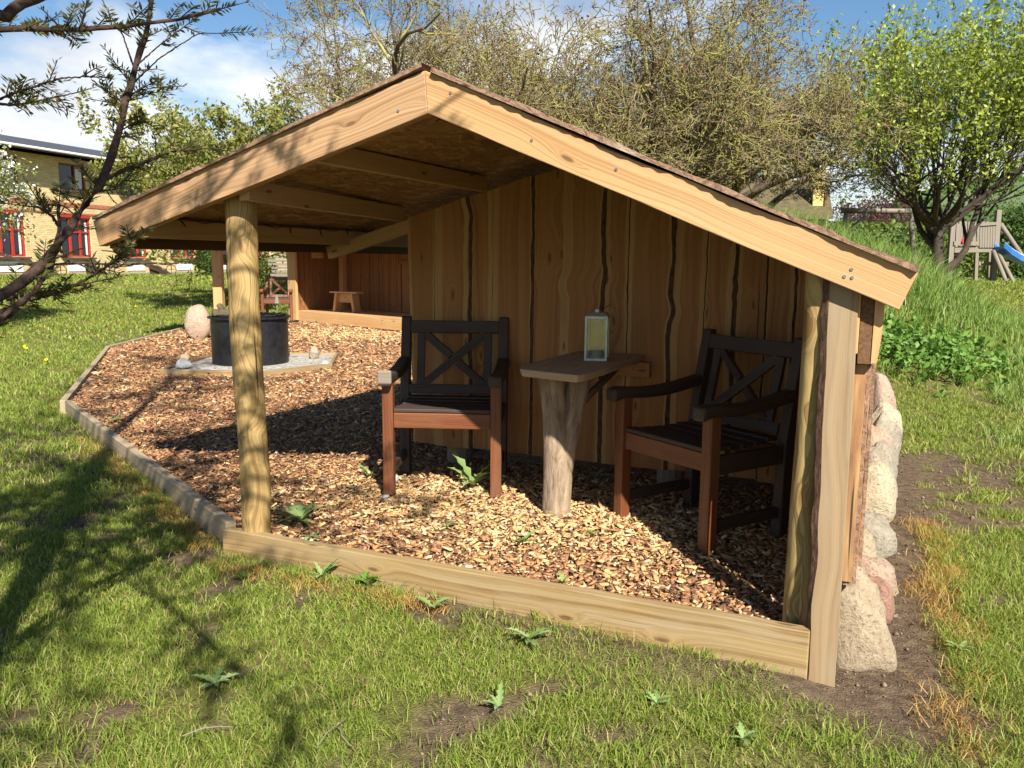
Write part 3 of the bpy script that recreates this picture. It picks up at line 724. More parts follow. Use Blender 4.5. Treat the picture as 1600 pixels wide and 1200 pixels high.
# bark slabs on the roof
def bark_side(a, b, seed, name, th=1.0):
    n = 150; V = []; F = []; mb = MB()
    d = (b-a); L = d.length; d.normalize(); nrm = Vector((-d.z, 0, d.x))
    if nrm.z < 0: nrm = -nrm
    rows = [2.488, 2.52, 2.60, 2.9, 3.5, 4.2, 5.0, T_END+.02]
    def prof(u, t, front):
        lap = (u*2.9+seed*.37) % 1.0
        h = .010+.016*lap+.010*(mnoise.noise(Vector((u*14, t*3, seed)))+.4)+.006*mnoise.noise(Vector((u*45, t*9, seed)))
        return max(h*th, .002)
    nf = len(rows)
    for j, t in enumerate(rows):
        for i in range(n+1):
            u = L*i/n; p = a+d*u; tt = t
            if j == 0: tt = t-.010*(mnoise.noise(Vector((u*5, seed, 1)))+.2)-.006*mnoise.noise(Vector((u*30, seed, 5)))
            mb.v.append(Vector((p.x, tt, p.z))+nrm*prof(u, tt, j == 0))
    for j in (0, nf-1):
        for i in range(n+1):
            u = L*i/n; p = a+d*u; q = mb.v[j*(n+1)+i]
            mb.v.append(Vector((p.x, q.y, p.z))+nrm*(-.002))
    for j in range(nf-1):
        for i in range(n):
            k = j*(n+1)+i; t0, t1 = rows[j], rows[j+1]; u0, u1 = L*i/n, L*(i+1)/n
            mb.face((k, k+1, k+n+2, k+n+1), [(t0, u0), (t0, u1), (t1, u1), (t1, u0)])
    base = nf*(n+1)
    for i in range(n):
        u0, u1 = L*i/n, L*(i+1)/n
        mb.face((base+i, base+i+1, i+1, i), [(0, u0), (0, u1), (.02, u1), (.02, u0)])
        e = base+n+1
        mb.face((e+i+1, e+i, (nf-1)*(n+1)+i, (nf-1)*(n+1)+i+1), [(0, u1), (0, u0), (.02, u0), (.02, u1)])
        mb.face((base+i+1, base+i, e+i, e+i+1), [(2.5, u1), (2.5, u0), (5.7, u0), (5.7, u1)])
    mb.build(name, MAT['bark_roof'], shelter, O)
bark_side(LT+Vector((.01, 0, .006)), AP_T+Vector((0, 0, .010)), 3.3, 'bark_roofing', .45)
bark_side(AP_T+Vector((.03, 0, -.008)), RT+Vector((-.002, 0, .001)), 8.1, 'bark_roofing', .5)
# purlins and eave timbers under the left slope
for (s0, s1, zb, hh) in ((-1.925, -1.905, 1.575, .075), (-2.24, -2.41, 1.430, .078)):
    mb = MB(); mb.beam((s0, 2.55, zb+hh/2+(.012 if s0 < -2 else 0)), (s1, 3.97, zb+hh/2), .045, hh); mb.build('purlin', MAT['rafter'], shelter, O, bevel=.002)
mb = MB(); mb.beam((-2.79, 2.55, 1.342), (-2.80, T_END-.02, 1.342), .045, .078); mb.build('purlin', MAT['rafter'], shelter, O, bevel=.002)
mb = MB(); mb.beam((-2.955, 2.55, 1.297), (-2.955, T_END, 1.297), .03, .075); mb.build('eave_board', MAT['dark_beam'], shelter, O, bevel=.002)
mb = MB(); mb.beam((-2.93, 4.035, 1.258), (-2.345, 4.035, 1.418), .045, .072); mb.build('rafter', MAT['rafter'], shelter, O, bevel=.002)
# round front post, slightly wavy
mb = MB(); pts = []; rr = []
for i in range(25):
    f = i/24; zz = -.03+f*1.53
    pts.append((-2.319-.012*f+.006*math.sin(f*6), 2.632+.004*math.sin(f*9), zz)); rr.append(.0575+.004*f+.003*math.exp(-((f-.2)/.06)**2)+.0025*math.exp(-((f-.62)/.05)**2))
mb.tube(pts, rr, 28, True, 0, .05); mb.build('round_post', MAT['pine_post'], shelter, O, smooth=True)
mb = MB(); pts = []; rr = []
for i in range(16):
    f = i/15; pts.append((-.152+.010*f, 2.612, -.02+f*1.25)); rr.append(.0500+.002*math.sin(f*7))
mb.tube(pts, rr, 24, True, 0, .05); mb.build('round_post', MAT['pine_post'], shelter, O, smooth=True)
# upright waney slab closing the corner, bark on its left edge
mb = MB(); L_ = []; R_ = []; B_ = []
for i in range(31):
    f = i/30; zz = -.025+f*1.215; tt = 2.478+.070*f
    kink = .012*sstep(.2, .3, f)-.004*sstep(.3, .4, f)
    wv = .004*mnoise.noise(Vector((f*5, 1.2, 0)))+.003*mnoise.noise(Vector((f*17, 4.2, 0)))
    l = -.112+float(kink)-.022*f+wv; r = -.034-.010*f*f
    L_.append(Vector((l, tt, zz))); R_.append(Vector((r, tt, zz)))
mb.strip(L_, R_, (0, .036, 0)); mb.build('corner_slab', MAT['slab'], shelter, O, bevel=.002)
mb = MB()
for i in range(31):
    p = L_[i]; e = .014+.006*mnoise.noise(Vector((i*.9, 7, 0)))+.004*mnoise.noise(Vector((i*2.3, 9, 0)))
    e *= float(.55+.45*sstep(.2, .3, i/30))
    B_.append(Vector((p.x-e, p.y+.010, p.z)))
mb.strip(B_, [Vector((p.x+.004, p.y-.004, p.z)) for p in L_], (0, .030, 0)); mb.build('bark_edge', MAT['bark'], shelter, O)
# outer cladding of the low side wall (upright slabs with bark edges) and plate end
mb = MB()
t = 2.602; k = 0
while t < T_END-.1:
    w = .10+.06*RNG.random(); off = .012 if k % 2 else -.002
    zt = 1.10 if k else .93
    z0 = .26 if k == 0 else 0.02
    mb.strip([Vector((-.034+off+.003*mnoise.noise(Vector((i*.7, t, 0))), t+.005*mnoise.noise(Vector((i*.6, t, 2))), z0+(zt-z0)*i/12)) for i in range(13)],
             [Vector((-.034+off, t+w+.006*mnoise.noise(Vector((i*.6, t, 6))), z0+(zt-z0)*i/12)) for i in range(13)], (.026, 0, 0), 0, None, 0)
    mb.strip([Vector((-.006+off+.004*mnoise.noise(Vector((i*.9, t, 5))), t-.001+.004*mnoise.noise(Vector((i*1.3, t, 2))), z0+(zt-z0)*i/40)) for i in range(41)],
             [Vector((-.006+off, t+.03+.01*mnoise.noise(Vector((i*.9, t, 6))), z0+(zt-z0)*i/40)) for i in range(41)], (.010, 0, 0), 1, None, 1)
    t += w+.004; k += 1
mb.box((-.031, 2.594, .60), (.046, .012, .66), None, 2)
mb.build('side_wall', [MAT['flaky'], MAT['bark_roof']], shelter, O)
mb = MB(); mb.box((-.018, 2.625, 1.035), (.036, .14, .20), None, 1); mb.build('plate_end', MAT['end_grain'], shelter, O, bevel=.003)
mb = MB(); mb.box((-.0445, 2.60, 1.065), (.017, .10, .20), None, 2); mb.build('packing_strip', MAT['larch'], shelter, O, bevel=.002)
mb = MB()
mb.strip([Vector((.001, 2.552, .94+.20*i/6)) for i in range(7)], [Vector((.016+.010*math.sin(i/6*2.4), 2.552, .94+.20*i/6)) for i in range(7)], (0, .5, 0)); mb.build('eave_strip', MAT['larch'], shelter, O)
# rear wall: waney larch planks with bark edges
bounds = [-2.362, -2.213, -1.99, -1.862, -1.633, -1.444, -1.250, -1.122, -.897, -.743, -.601, -.461, -.334, -.19, -.06]
barkw = [0, .008, .015, .006, .010, 0, .019, .008, .018, .005, .018, .010, .008, .01, 0]
def wav(k, z):
    a = [.002, .009, .008, .004, .004, .010, .008, .004, .015, .006, .005, .006, .004, .004, 0][k]
    w = a*mnoise.noise(Vector((z*1.9, k*3.7, 2.0)))+.25*a*mnoise.noise(Vector((z*8, k*5.1, 0)))+.0045*mnoise.noise(Vector((z*24, k*2.9, 5)))
    if k == 8: w += .022*math.exp(-((z-.98)/.05)**2)-.010*sstep(.45, .95, z)
    if k == 6: w += .012*math.exp(-((z-1.17)/.05)**2)
    if k == 5: w += -.022*math.exp(-((z-1.10)/.05)**2)+.012*sstep(1.1, 1.25, z)
    if k == 2: w -= .018*sstep(1.45, 1.55, z)
    if k == 0: w += -.022*sstep(.2, 1.45, z)
    return float(w)
def wall_top(s): return (1.448+.272*(s+2.38) if s < -1.47 else min(1.448+.272*.91, deck_z(s)-.03))
mb = MB()
for k in range(14):
    s0, s1 = bounds[k], bounds[k+1]; proud = (.0, .014)[k % 2]; nseg = 80
    zb = .198-.012*k/13+.010*(RNG.random()-.5)
    Lp = []; Rp = []; Bp = []
    tp = 4.0-proud
    zt = min(wall_top(s0), wall_top(s1)); ztl, ztr = wall_top(s0), wall_top(s1)
    for i in range(nseg+1):
        f = i/nseg
        Lp.append(Vector((s0+wav(k, zb+f*(ztl-zb))+.004, tp, zb+f*(ztl-zb))))
        zz = zb+f*(ztr-zb); e = s1+wav(k+1, zz)-barkw[k+1]*(.75+.5*mnoise.noise(Vector((zz*6, k, 3))))
        Rp.append(Vector((e, tp, zz)))
        Bp.append(Vector((s1+wav(k+1, zz)+.006, tp+.012, zz)))
    iL = []; iR = []
    for i in range(nseg+1):
        w_ = Rp[i]-Lp[i]; zz = Lp[i].z
        fl = (.10, .24, .05, .16, .03, .08, .20)[k % 7]+.025*mnoise.noise(Vector((zz*1.6, k*2.3, 9))); fr_ = (.05, .14, .22, .02, .18, .06, .12)[k % 7]+.025*mnoise.noise(Vector((zz*1.6, k*4.1, 4)))
        iL.append(Lp[i]+w_*max(.0, fl)); iR.append(Rp[i]-w_*max(.0, fr_))
    mb.strip(Lp, iL, (0, .022, 0), 2); mb.strip(iL, iR, (0, .022, 0), 0); mb.strip(iR, Rp, (0, .022, 0), 2)
    if barkw[k+1] > 0:
        mb.strip([p+Vector((-.001, .0025, 0)) for p in Rp], Bp, (0, .02, 0), 1)
mb.build('rear_wall', [MAT['larch_wall'], MAT['bark'], MAT['larch_sap']], shelter, O)
for s_ in (-2.12, -.9):
    mb = MB(); mb.tube([(s_, 4.12, 0), (s_, 4.12, .24)], .075, 14); mb.build('foundation_block', MAT['grey_wood'], shelter, O)
mb = MB()  # unseen plank wall added to stop light coming in from behind
for k in range(11):
    s0 = -1.72+k*.155
    mb.box((s0+.075, 5.6, .05+(deck_z(s0+.07)-.08)/2), (.152, .024, deck_z(s0+.07)-.08), None, 2)
mb.build('light_block_wall', MAT['larch_wall'], shelter, O)
# screws
def nail(s, z):
    mb = MB(); mb.tube([(s, 2.497, z), (s, 2.502, z)], .0048, 10); mb.build('screw', MAT['screw'], shelter, O)
for s, z in ((-.065, 1.205), (-.082, 1.185), (-.062, 1.182), (-1.32, 1.765), (-1.03, 1.60), (-.75, 1.50), (-2.60, 1.375), (-2.42, 1.428), (-1.52, 1.72), (-2.83, 1.33)): nail(s, z)

# fairy lights along the eave purlin
mb = MB(); pts = []
for i in range(60):
    f = i/59; pts.append(Vector((-2.755, 2.58+f*2.9, 1.386+.006*math.sin(i*1.9)+.008*math.sin(i*.7))))
mb.tube([p-Vector((-2.755, 2.58, 1.386)) for p in pts], .0022, 5)
for i in range(3, 60, 5):
    p = pts[i]-Vector((-2.755, 2.58, 1.386)); d = Vector((.015*RNG.uniform(-1, 1)+.01, .02*RNG.uniform(-1, 1), RNG.choice((-.035, .03))))
    mb.tube([p, p+d*.5, p+d], [.002, .0035, .003], 5)
o = mb.build('fairy_lights', MAT['black'], None, (0, 0, 0), loc=LW(-2.755, 2.58, 1.386)); o.rotation_euler = (0, 0, -A)
tag(o, 'dark string of fairy lights along the eave timber under the roof', 'fairy lights')
mb = MB(); mb.tube([(0, 0, 0), (.02, 0, .006), (.035, 0, -.006), (.06, 0, -.004), (.072, .0, .004)], .0025, 5)
o = mb.build('cable', MAT['black'], None, loc=LW(-1.41, 2.56, 1.690)); o.rotation_euler = (0, 0, -A); tag(o, 'short black cable end hanging under the gable peak', 'cable')

# ------------------------------------------------------------ edging boards
def edging(a, b, za, zb, th, mat, label, seed):
    a = Vector(a); b = Vector(b); L = (b-a).length; d = (b-a).normalized(); n = Vector((-d.y, d.x, 0))
    if n.y < 0: n = -n
    mb = MB(); N_ = 24
    top = [Vector((0, 0, 0))+Vector((d.x, d.y, 0))*(L*i/N_)+Vector((0, 0, za+(zb-za)*i/N_+.004*mnoise.noise(Vector((i*.4, seed, 0))))) for i in range(N_+1)]
    bot = [Vector((d.x, d.y, 0))*(L*i/N_)+Vector((0, 0, -.06)) for i in range(N_+1)]
    mb.strip(top, bot, n*th)
    o = mb.build('edging_board', mat, None, loc=(a.x, a.y, 0), bevel=.004)
    tag(o, label, 'edging board', 'timber edging boards around the wood chips')
edging(LW(-2.45, 2.575), LW(-.112, 2.47), .096, .142, .045, MAT['pine_edge'], 'pale treated edging board across the front of the near shelter', 1)
edging(BED[0]+Vector((-.03, .06, 0)), Vector((-3.53, 6.42, 0)), .100, .105, .045, MAT['grey_edge'], 'long greyed edging board running back from the round post', 2)
edging(Vector((-3.56, 6.40, 0)), Vector((-5.16, 10.42, 0)), .108, .108, .05, MAT['grey_edge'], 'weathered edging board along the lawn, beside the fire pit bed', 3)
edging(Vector((-5.17, 10.44, 0)), Vector((-5.45, 14.0, 0)), .11, .11, .05, MAT['grey_edge'], 'far weathered edging board leading to the pink boulder', 4)

# ------------------------------------------------------------ armchairs
def make_chair(label, legs_dark=False):
    t = thing('garden_armchair', (0, 0, 0), label, 'chair', 'wooden armchairs with crossed backs')
    W = .57; hw = W/2
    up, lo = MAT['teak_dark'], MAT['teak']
    for sx in (-1, 1):
        mb = MB(); mb.box((sx*(hw-.026), .026, .285), (.052, .052, .57), None, 2); mb.build('front_leg', lo, t, bevel=.004)
        mb = MB()
        fr = [Vector((sx*(hw-.026)-.025, .42, 0)), Vector((sx*(hw-.026)-.025, .43, .40)), Vector((sx*(hw-.026)-.025, .468, .64)), Vector((sx*(hw-.026)-.025, .508, .832))]
        bk = [p+Vector((0, .055, 0)) for p in fr]; bk[3].y -= .015
        mb.strip(fr, bk, (.05, 0, 0)); mb.build('back_leg', up, t, bevel=.006)
        mb = MB()
        top = []; bot = []
        for i in range(13):
            f = i/12; yy = -.055+f*.525; zz = .607-.028*math.sin(f*math.pi)*.9+.018*f-(.012 if i == 0 else 0)
            th_ = .046 if f > .12 else .046+.012*math.cos(f/.12*1.57)
            top.append(Vector((sx*(hw-.024)-.033, yy, zz))); bot.append(Vector((sx*(hw-.024)-.033, yy, zz-th_)))
        mb.strip(top, bot, (.066, 0, 0)); mb.build('armrest', up, t, bevel=.012)
        mb = MB(); mb.box((sx*(hw-.026), .235, .355), (.030, .37, .075), None, 1); mb.build('side_rail', up, t, bevel=.003)
        mb = MB(); mb.box((sx*(hw-.026), .235, .11), (.026, .37, .045), None, 1); mb.build('stretcher', up, t, bevel=.003)
    mb = MB(); mb.box((0, .026, .367), (W-.104, .028, .074), None, 0); mb.build('front_rail', lo, t, bevel=.004)
    mb = MB(); mb.box((0, .44, .352), (W-.104, .024, .07), None, 0); mb.build('back_rail', up, t, bevel=.003)
    mb = MB()
    for i in range(6):
        yy = .012+i*.074; zz = .4155-.010*math.sin(i/5*math.pi)
        mb.box((0, yy+.030, zz), (W-.106 if i in (0, 5) else W-.106, .062, .018), None, 0)
    mb.build('seat', up, t, bevel=.004)
    tilt = Matrix.Rotation(rad(-12.5), 3, 'X')
    def bp(x, z): return Vector((x, .472+(z-.64)*.218+.012, z))
    mb = MB(); mb.beam(bp(-hw+.05, .778), bp(hw-.05, .778), .028, .064, (0, .22, 1)); mb.build('top_rail', up, t, bevel=.004)
    mb = MB(); mb.beam(bp(-hw+.05, .455), bp(hw-.05, .455), .028, .05, (0, .22, 1)); mb.build('bottom_rail', up, t, bevel=.004)
    for sx in (-1, 1):
        mb = MB(); mb.beam(bp(sx*.176, .478), bp(sx*.176, .746), .020, .040, (1, 0, 0)); mb.build('back_upright', up, t, bevel=.002)
    a, b = bp(-.158, .482), bp(.158, .744); c, d = bp(-.158, .744), bp(.158, .482)
    mb = MB(); mb.beam(a, b, .022, .040, (0, 0, 1)); mb.build('cross_bar', up, t, bevel=.002)
    mid = (c+d)/2; dd = (d-c).normalized()
    mb = MB(); mb.beam(c, mid-dd*.024, .0215, .040, (0, 0, 1)); mb.beam(mid+dd*.024, d, .0215, .040, (0, 0, 1)); mb.build('cross_bar', up, t, bevel=.002)
    return t
chair = make_chair('dark wooden armchair with one bleached grey armrest end, left of the trunk table')
def set_chair(o, fl, fr, z):
    fl = Vector(fl); fr = Vector(fr); d = fr-fl; o.location = ((fl.x+fr.x)/2, (fl.y+fr.y)/2, z); o.rotation_euler = (0, 0, math.atan2(d.y, d.x))
set_chair(chair, (-.622, 3.872), (-.046, 3.838), .095)
# bleached armrest end on this chair only
chair2 = copy_tree(chair); chair2['label'] = 'shaded dark armchair turned to the left, near the corner slab'
set_chair(chair2, (.445, 3.575), (.772, 3.06), .085)
chair3 = copy_tree(chair); chair3['label'] = 'reddish brown armchair standing on the lawn beyond the black fire drum'
chair3.location = (-4.36, 15.3, gh(-4.36, 15.3)+.04); chair3.rotation_euler = (0, 0, rad(6))
for c in children(chair3):
    if c.name.split('.')[0] not in ('seat',):
        c.data = c.data.copy(); c.data.materials.clear(); c.data.materials.append(MAT['teak'])
mb = MB(); mb.box((-.261, -.048, .583), (.068, .018, .066), None, 1); o = mb.build('armrest_end', MAT['grey_wood'], chair, bevel=.008); o['label'] = 'bleached grey armrest end'

# ------------------------------------------------------------ trunk table and lantern
tb = thing('trunk_table', LW(-1.255, 3.39, ch(*LW(-1.255, 3.39)[:2])-.02), 'rustic plank table on a forked tree trunk leg fixed to the wall', 'table', rz=-A)
T0 = (-1.255, 3.39, ch(*LW(-1.255, 3.39)[:2])-.02)
mb = MB()
outl = [(-1.40, 3.30), (-1.36, 3.19), (-1.075, 3.12), (-1.055, 3.16), (-1.035, 3.45), (-1.020, 3.985), (-1.385, 3.985), (-1.395, 3.6)]
zt_, zb_ = .768, .735; n = len(outl); ou = 3.3
cxm = sum(p[0] for p in outl)/n; cym = sum(p[1] for p in outl)/n
tv = [Vector((p[0], p[1], zt_)) for p in outl]; bv_ = [Vector((cxm+(p[0]-cxm)*.93, cym+(p[1]-cym)*(.97 if p[1] < 3.9 else 1.0), zb_)) for p in outl]
mb.v += tv+bv_
mb.face(list(range(n)), [(p[1]+ou, p[0]) for p in outl]); mb.face([n+i for i in reversed(range(n))], [(outl[i][1]+ou, outl[i][0]+2) for i in reversed(range(n))])
for i in range(n):
    j = (i+1) % n; a, b = outl[i], outl[j]; L = math.hypot(a[0]-b[0], a[1]-b[1])
    mb.face((n+i, n+j, j, i), [(0, 5+i), (L, 5+i), (L, 5.035+i), (0, 5.035+i)])
mb.build('table_top', MAT['tabletop'], tb, T0, bevel=.006)
mb = MB()
pts = [(-1.262, 3.385, .03), (-1.258, 3.39, .12), (-1.255, 3.39, .26), (-1.262, 3.392, .42), (-1.272, 3.39, .55), (-1.282, 3.385, .66), (-1.285, 3.38, .738)]
mb.tube(pts, [.074, .066, .062, .062, .058, .056, .062], 26, True, 0, .14)
pts = [(-1.240, 3.40, .24), (-1.222, 3.41, .38), (-1.208, 3.42, .50), (-1.190, 3.435, .60), (-1.178, 3.45, .735)]
mb.tube(pts, [.040, .050, .049, .050, .056], 20, True, 0, .16)
mb.build('trunk_leg', MAT['bark_trunk'], tb, T0, smooth=True)
mb = MB(); mb.tube([(-1.165, 3.44, .60), (-1.12, 3.54, .665), (-1.09, 3.66, .715), (-1.08, 3.76, .745)], [.020, .017, .016, .015], 12, True, 0, .2); mb.build('branch_brace', MAT['bark'], tb, T0, smooth=True)
mb = MB(); mb.box((-1.16, 3.965, .695), (.34, .034, .075), None, 0); mb.build('wall_batten', MAT['larch_wall'], tb, T0, bevel=.003)

LZ = .7685
ln = thing('lantern', LW(-1.17, 3.66, LZ), 'square pale metal candle lantern standing on the trunk table', 'lantern', rz=-A+rad(12))
lw = .052; lh = .205
mb = MB()
for sx in (-1, 1):
    for sy in (-1, 1):
        mb.box((sx*(lw-.005), sy*(lw-.005), lh/2), (.010, .010, lh), None, 2)
for zc in (.006, lh-.006):
    for sx in (-1, 1):
        mb.box((sx*(lw-.0045), 0, zc), (.009, 2*lw-.02, .012), None, 1); mb.box((0, sx*(lw-.0045), zc), (2*lw-.02, .009, .012), None, 0)
mb.build('frame', MAT['tin'], ln, bevel=.001)
mb = MB(); mb.box((0, 0, .0035), (2*lw-.02, 2*lw-.02, .005)); mb.build('floor_plate', MAT['tin'], ln)
for k in range(4):
    mb = MB(); R = Matrix.Rotation(k*math.pi/2, 3, 'Z'); mb.box(R @ Vector((0, -lw+.006, lh/2)), (2*lw-.022, .002, lh-.026), R); mb.build('glass_pane', MAT['lantern_glass'], ln)
mb = MB(); mb.box((0, 0, lh+.008), (2*lw+.006, 2*lw+.006, .016), None, 0, 0, (.75, .75)); mb.build('roof', MAT['tin'], ln, bevel=.002)
mb = MB(); mb.tube([(0, 0, lh+.014), (0, 0, lh+.030)], [.014, .012], 14); mb.build('cap', MAT['tin'], ln)
mb = MB(); mb.tube([(.012, 0, lh+.022), (.030, 0, lh+.034), (.046, 0, lh+.046), (.058, .004, lh+.050)], .002, 6); mb.build('handle', MAT['iron'], ln)
mb = MB(); mb.lathe([(.0, .006), (.021, .006), (.021, .048), (.017, .050), (.0, .047)], 20); mb.build('candle', MAT['wax'], ln, smooth=False)

# ------------------------------------------------------------ fire pit
FZ = .10
hearth = thing('hearth_bed', (FIRE.x, FIRE.y, FZ-.05), 'low gravel hearth framed with thin boards under the fire drum', 'hearth')
hp = [Vector((-3.50, 8.15, 0)), Vector((-2.50, 8.05, 0)), Vector((-1.93, 8.72, 0)), Vector((-2.08, 9.75, 0)), Vector((-3.45, 9.65, 0))]
mb = MB(); b = len(mb.v)
for p in hp: mb.v.append(Vector((p.x-FIRE.x, p.y-FIRE.y, .058)))
mb.face(range(5), [(v.x, v.y) for v in mb.v]); mb.build('gravel', MAT['gravel'], hearth)
for i in range(5):
    a, b_ = hp[i]-FIRE, hp[(i+1) % 5]-FIRE
    mb = MB(); mb.beam(a+Vector((0, 0, .03)), b_+Vector((0, 0, .03)), .03, .10); mb.build('border_board', MAT['pine_edge'], hearth, bevel=.003)
pit = thing('fire_drum', (FIRE.x, FIRE.y, FZ+.008), 'large black round iron fire drum with a grate on top', 'fire pit')
mb = MB(); mb.lathe([(.40, 0), (.40, .02), (.402, .48), (.405, .50), (.385, .50), (.38, .05), (0, .04)], 56); mb.build('drum', MAT['iron'], pit, smooth=False)
for p in bpy.data.objects[-1:]: pass
mb = MB(); mb.lathe([(.398, .485), (.432, .487), (.432, .503), (.395, .503), (.398, .485)], 56); mb.build('rim', MAT['iron'], pit)
mb = MB()
for k in range(9):
    xx = -.30+k*.075; yy = math.sqrt(max(.02, .37**2-xx*xx)); mb.beam((xx, -yy, .520), (xx+.03, yy, .520), .012, .014)
mb.tube([(-.36, -.10, .52), (-.18, -.33, .52), (.1, -.37, .52), (.33, -.18, .52), (.37, .05, .52)], .010, 8)
mb.build('grate', MAT['iron'], pit)
mb = MB(); mb.tube([(.42, .05, .44), (.50, .03, .45), (.53, .0, .452)], .012, 8); mb.build('handle', MAT['rust'], pit)
mb = MB(); mb.box((-.24, -.12, .545), (.22, .16, .07), Matrix.Rotation(.4, 3, 'Z')); mb.box((-.27, -.10, .60), (.09, .09, .05), Matrix.Rotation(.9, 3, 'Y')); mb.build('charred_log', MAT['dark_bark'], pit, bevel=.02)
mb = MB(); mb.tube([(.24, .22, .51), (.24, .22, .66)], [.006, .006], 8); mb.tube([(.24, .22, .63), (.24, .22, .72)], [.03, .012], 8); mb.build('poker', MAT['grey_wood'], pit)

# ------------------------------------------------------------ stones
def rock(name, c, size, mat, seed, label, rz=0, tilt=0, group=None, rough=.20, facets=2, cat='stone'):
    rr = random.Random(seed); nu, nv = 30, 20; V = []; F = []
    pl = [(Vector((rr.gauss(0, 1), rr.gauss(0, 1), rr.gauss(0, .8))).normalized(), rr.uniform(.70, .88)) for _ in range(facets)]
    def sh(d):
        r = 1+rough*1.3*mnoise.noise(d*1.3+Vector((seed*3.1, 0, 0)))+rough*.45*mnoise.noise(d*3.4+Vector((0, seed*2.3, 0)))+rough*.12*mnoise.noise(d*10+Vector((seed, 0, 0)))
        for n_, k in pl:
            q = d.dot(n_)*r
            if q > k: r *= 1-.85*(q-k)/q
        return d*r
    for j in range(nv+1):
        ph = math.pi*j/nv
        for i in range(nu):
            th = 2*math.pi*i/nu; d = Vector((math.sin(ph)*math.cos(th), math.sin(ph)*math.sin(th), math.cos(ph)))
            # boxier than a ball
            m = max(abs(d.x), abs(d.y), abs(d.z)); d2 = d*(1+.10*(1/m-1)); p = sh(d.normalized())*d2.length
            V.append((p.x*size[0]/2, p.y*size[1]/2, p.z*size[2]/2))
    Q = [(j*nu+i, (j+1)*nu+i, (j+1)*nu+(i+1) % nu, j*nu+(i+1) % nu) for j in range(nv) for i in range(nu)]
    o = np_mesh(name, V, Q, None, mat, smooth=True); o.location = c; o.rotation_euler = (tilt*.4, tilt, rz)
    return tag(o, label, cat, group)
def px_point(px, py, Yd):
    """world point on the line of sight at distance Yd, used once to read positions off the plan"""
    R = cam.matrix_world.to_3x3(); d = R @ Vector(((px-800)/1290, (600-py)/1290, -1)); return Vector((0, 0, CAM_H))+d*(Yd/d.y)
SG = 'boulders stacked against the side wall'
for (x0, x1, y0, y1, Yd, mat, lab, sd_, dn) in (
    (1306, 1394, 912, 1074, 2.42, 'rock_tan', 'largest pale rough boulder at the front corner of the stone row', 1, 0),
    (1352, 1402, 912, 984, 2.72, 'rock_red', 'small brick red stone beside the largest boulder', 2, .0),
    (1326, 1405, 878, 946, 2.98, 'rock_pink', 'speckled pinkish stone above the brick red stone', 3, .04),
    (1326, 1376, 838, 900, 3.25, 'rock_tan', 'rounded sandy stone tight to the wall boards, above the pinkish stone', 4, .05),
    (1340, 1402, 812, 892, 3.42, 'rock_grey', 'rounded greyish stone behind the sandy one in the row', 5, .06),
    (1346, 1404, 738, 836, 3.85, 'rock_pale', 'tall cream stone with a dark crack halfway along the row', 6, .10),
    (1350, 1406, 698, 768, 4.3, 'rock_grey', 'grey spotted stone in the middle of the row', 7, .14),
    (1354, 1396, 664, 718, 4.65, 'rock_pink', 'small pale pink stone behind the spotted one', 8, .16),
    (1364, 1411, 648, 712, 4.95, 'rock_grey', 'dark grey slanting stone near the far end of the row', 9, .2),
    (1362, 1412, 638, 680, 5.25, 'rock_pale', 'yellowish white stone under the topmost far stone', 10, .2),
    (1356, 1408, 598, 656, 5.6, 'rock_pink', 'topmost far stone with a flat pink side', 11, .28)):
    tl = px_point(x0, y0, Yd); br_ = px_point(x1, y1, Yd); w = br_.x-tl.x; h = tl.z-br_.z
    zt = tl.z; zb = br_.z-dn; c = Vector(((tl.x+br_.x)/2, Yd+w*.35, (zt+zb)/2))
    rock('boulder', c, (w*1.02, w*1.15, (zt-zb)*1.04), MAT[mat], sd_, lab, rz=RNG.uniform(-.4, .4), tilt=(-.14 if sd_ == 1 else RNG.uniform(-.1, .1)), group=SG, rough=(.26 if sd_ == 1 else .20))
p = px_point(309, 500, 11.95)
rock('boulder', (p.x, 11.95, .30), (.36, .34, .52), MAT['rock_pink'], 21, 'upright pink boulder standing on the chips behind the fire drum', rz=.3, rough=.10, facets=2)
for x_, y_, Yd, sz, mat, lab, sd_ in ((288, 572, 8.35, (.16, .13, .10), 'rock_white', 'white stone on the front left corner of the hearth', 31), (290, 560, 8.9, (.12, .11, .09), 'rock_tan', 'tan stone on the hearth behind the white stone', 32),
                                 (491, 551, 9.3, (.12, .10, .15), 'rock_grey', 'upright grey stone on the right corner of the hearth', 33), (508, 566, 8.7, (.07, .05, .045), 'rock_white', 'tiny white stone at the right tip of the hearth', 34)):
    p = px_point(x_, y_, Yd); rock('stone', (p.x, Yd, .115+sz[2]*.38), sz, MAT[mat], sd_, lab)
o = rock('stone', (-.600, 3.83, .10), (.034, .028, .02), MAT['rock_white'], 41, 'white pebble under the front left leg of the armchair')
o = rock('stone', (-.60, 4.10, .115), (.05, .05, .06), MAT['rock_white'], 42, 'pale stone on the chips between the legs of the left armchair')

# ------------------------------------------------------------ far shelter across the fire place
P0 = Vector((-4.05, 15.40, 0)); E = Vector((.737, -.675, 0)); Nn = Vector((.675, .737, 0))
ang = math.atan2(E.y, E.x)
far = thing('timber_shelter', P0, 'far low larch shelter with a raised deck across the fire place', 'shelter', rz=ang)
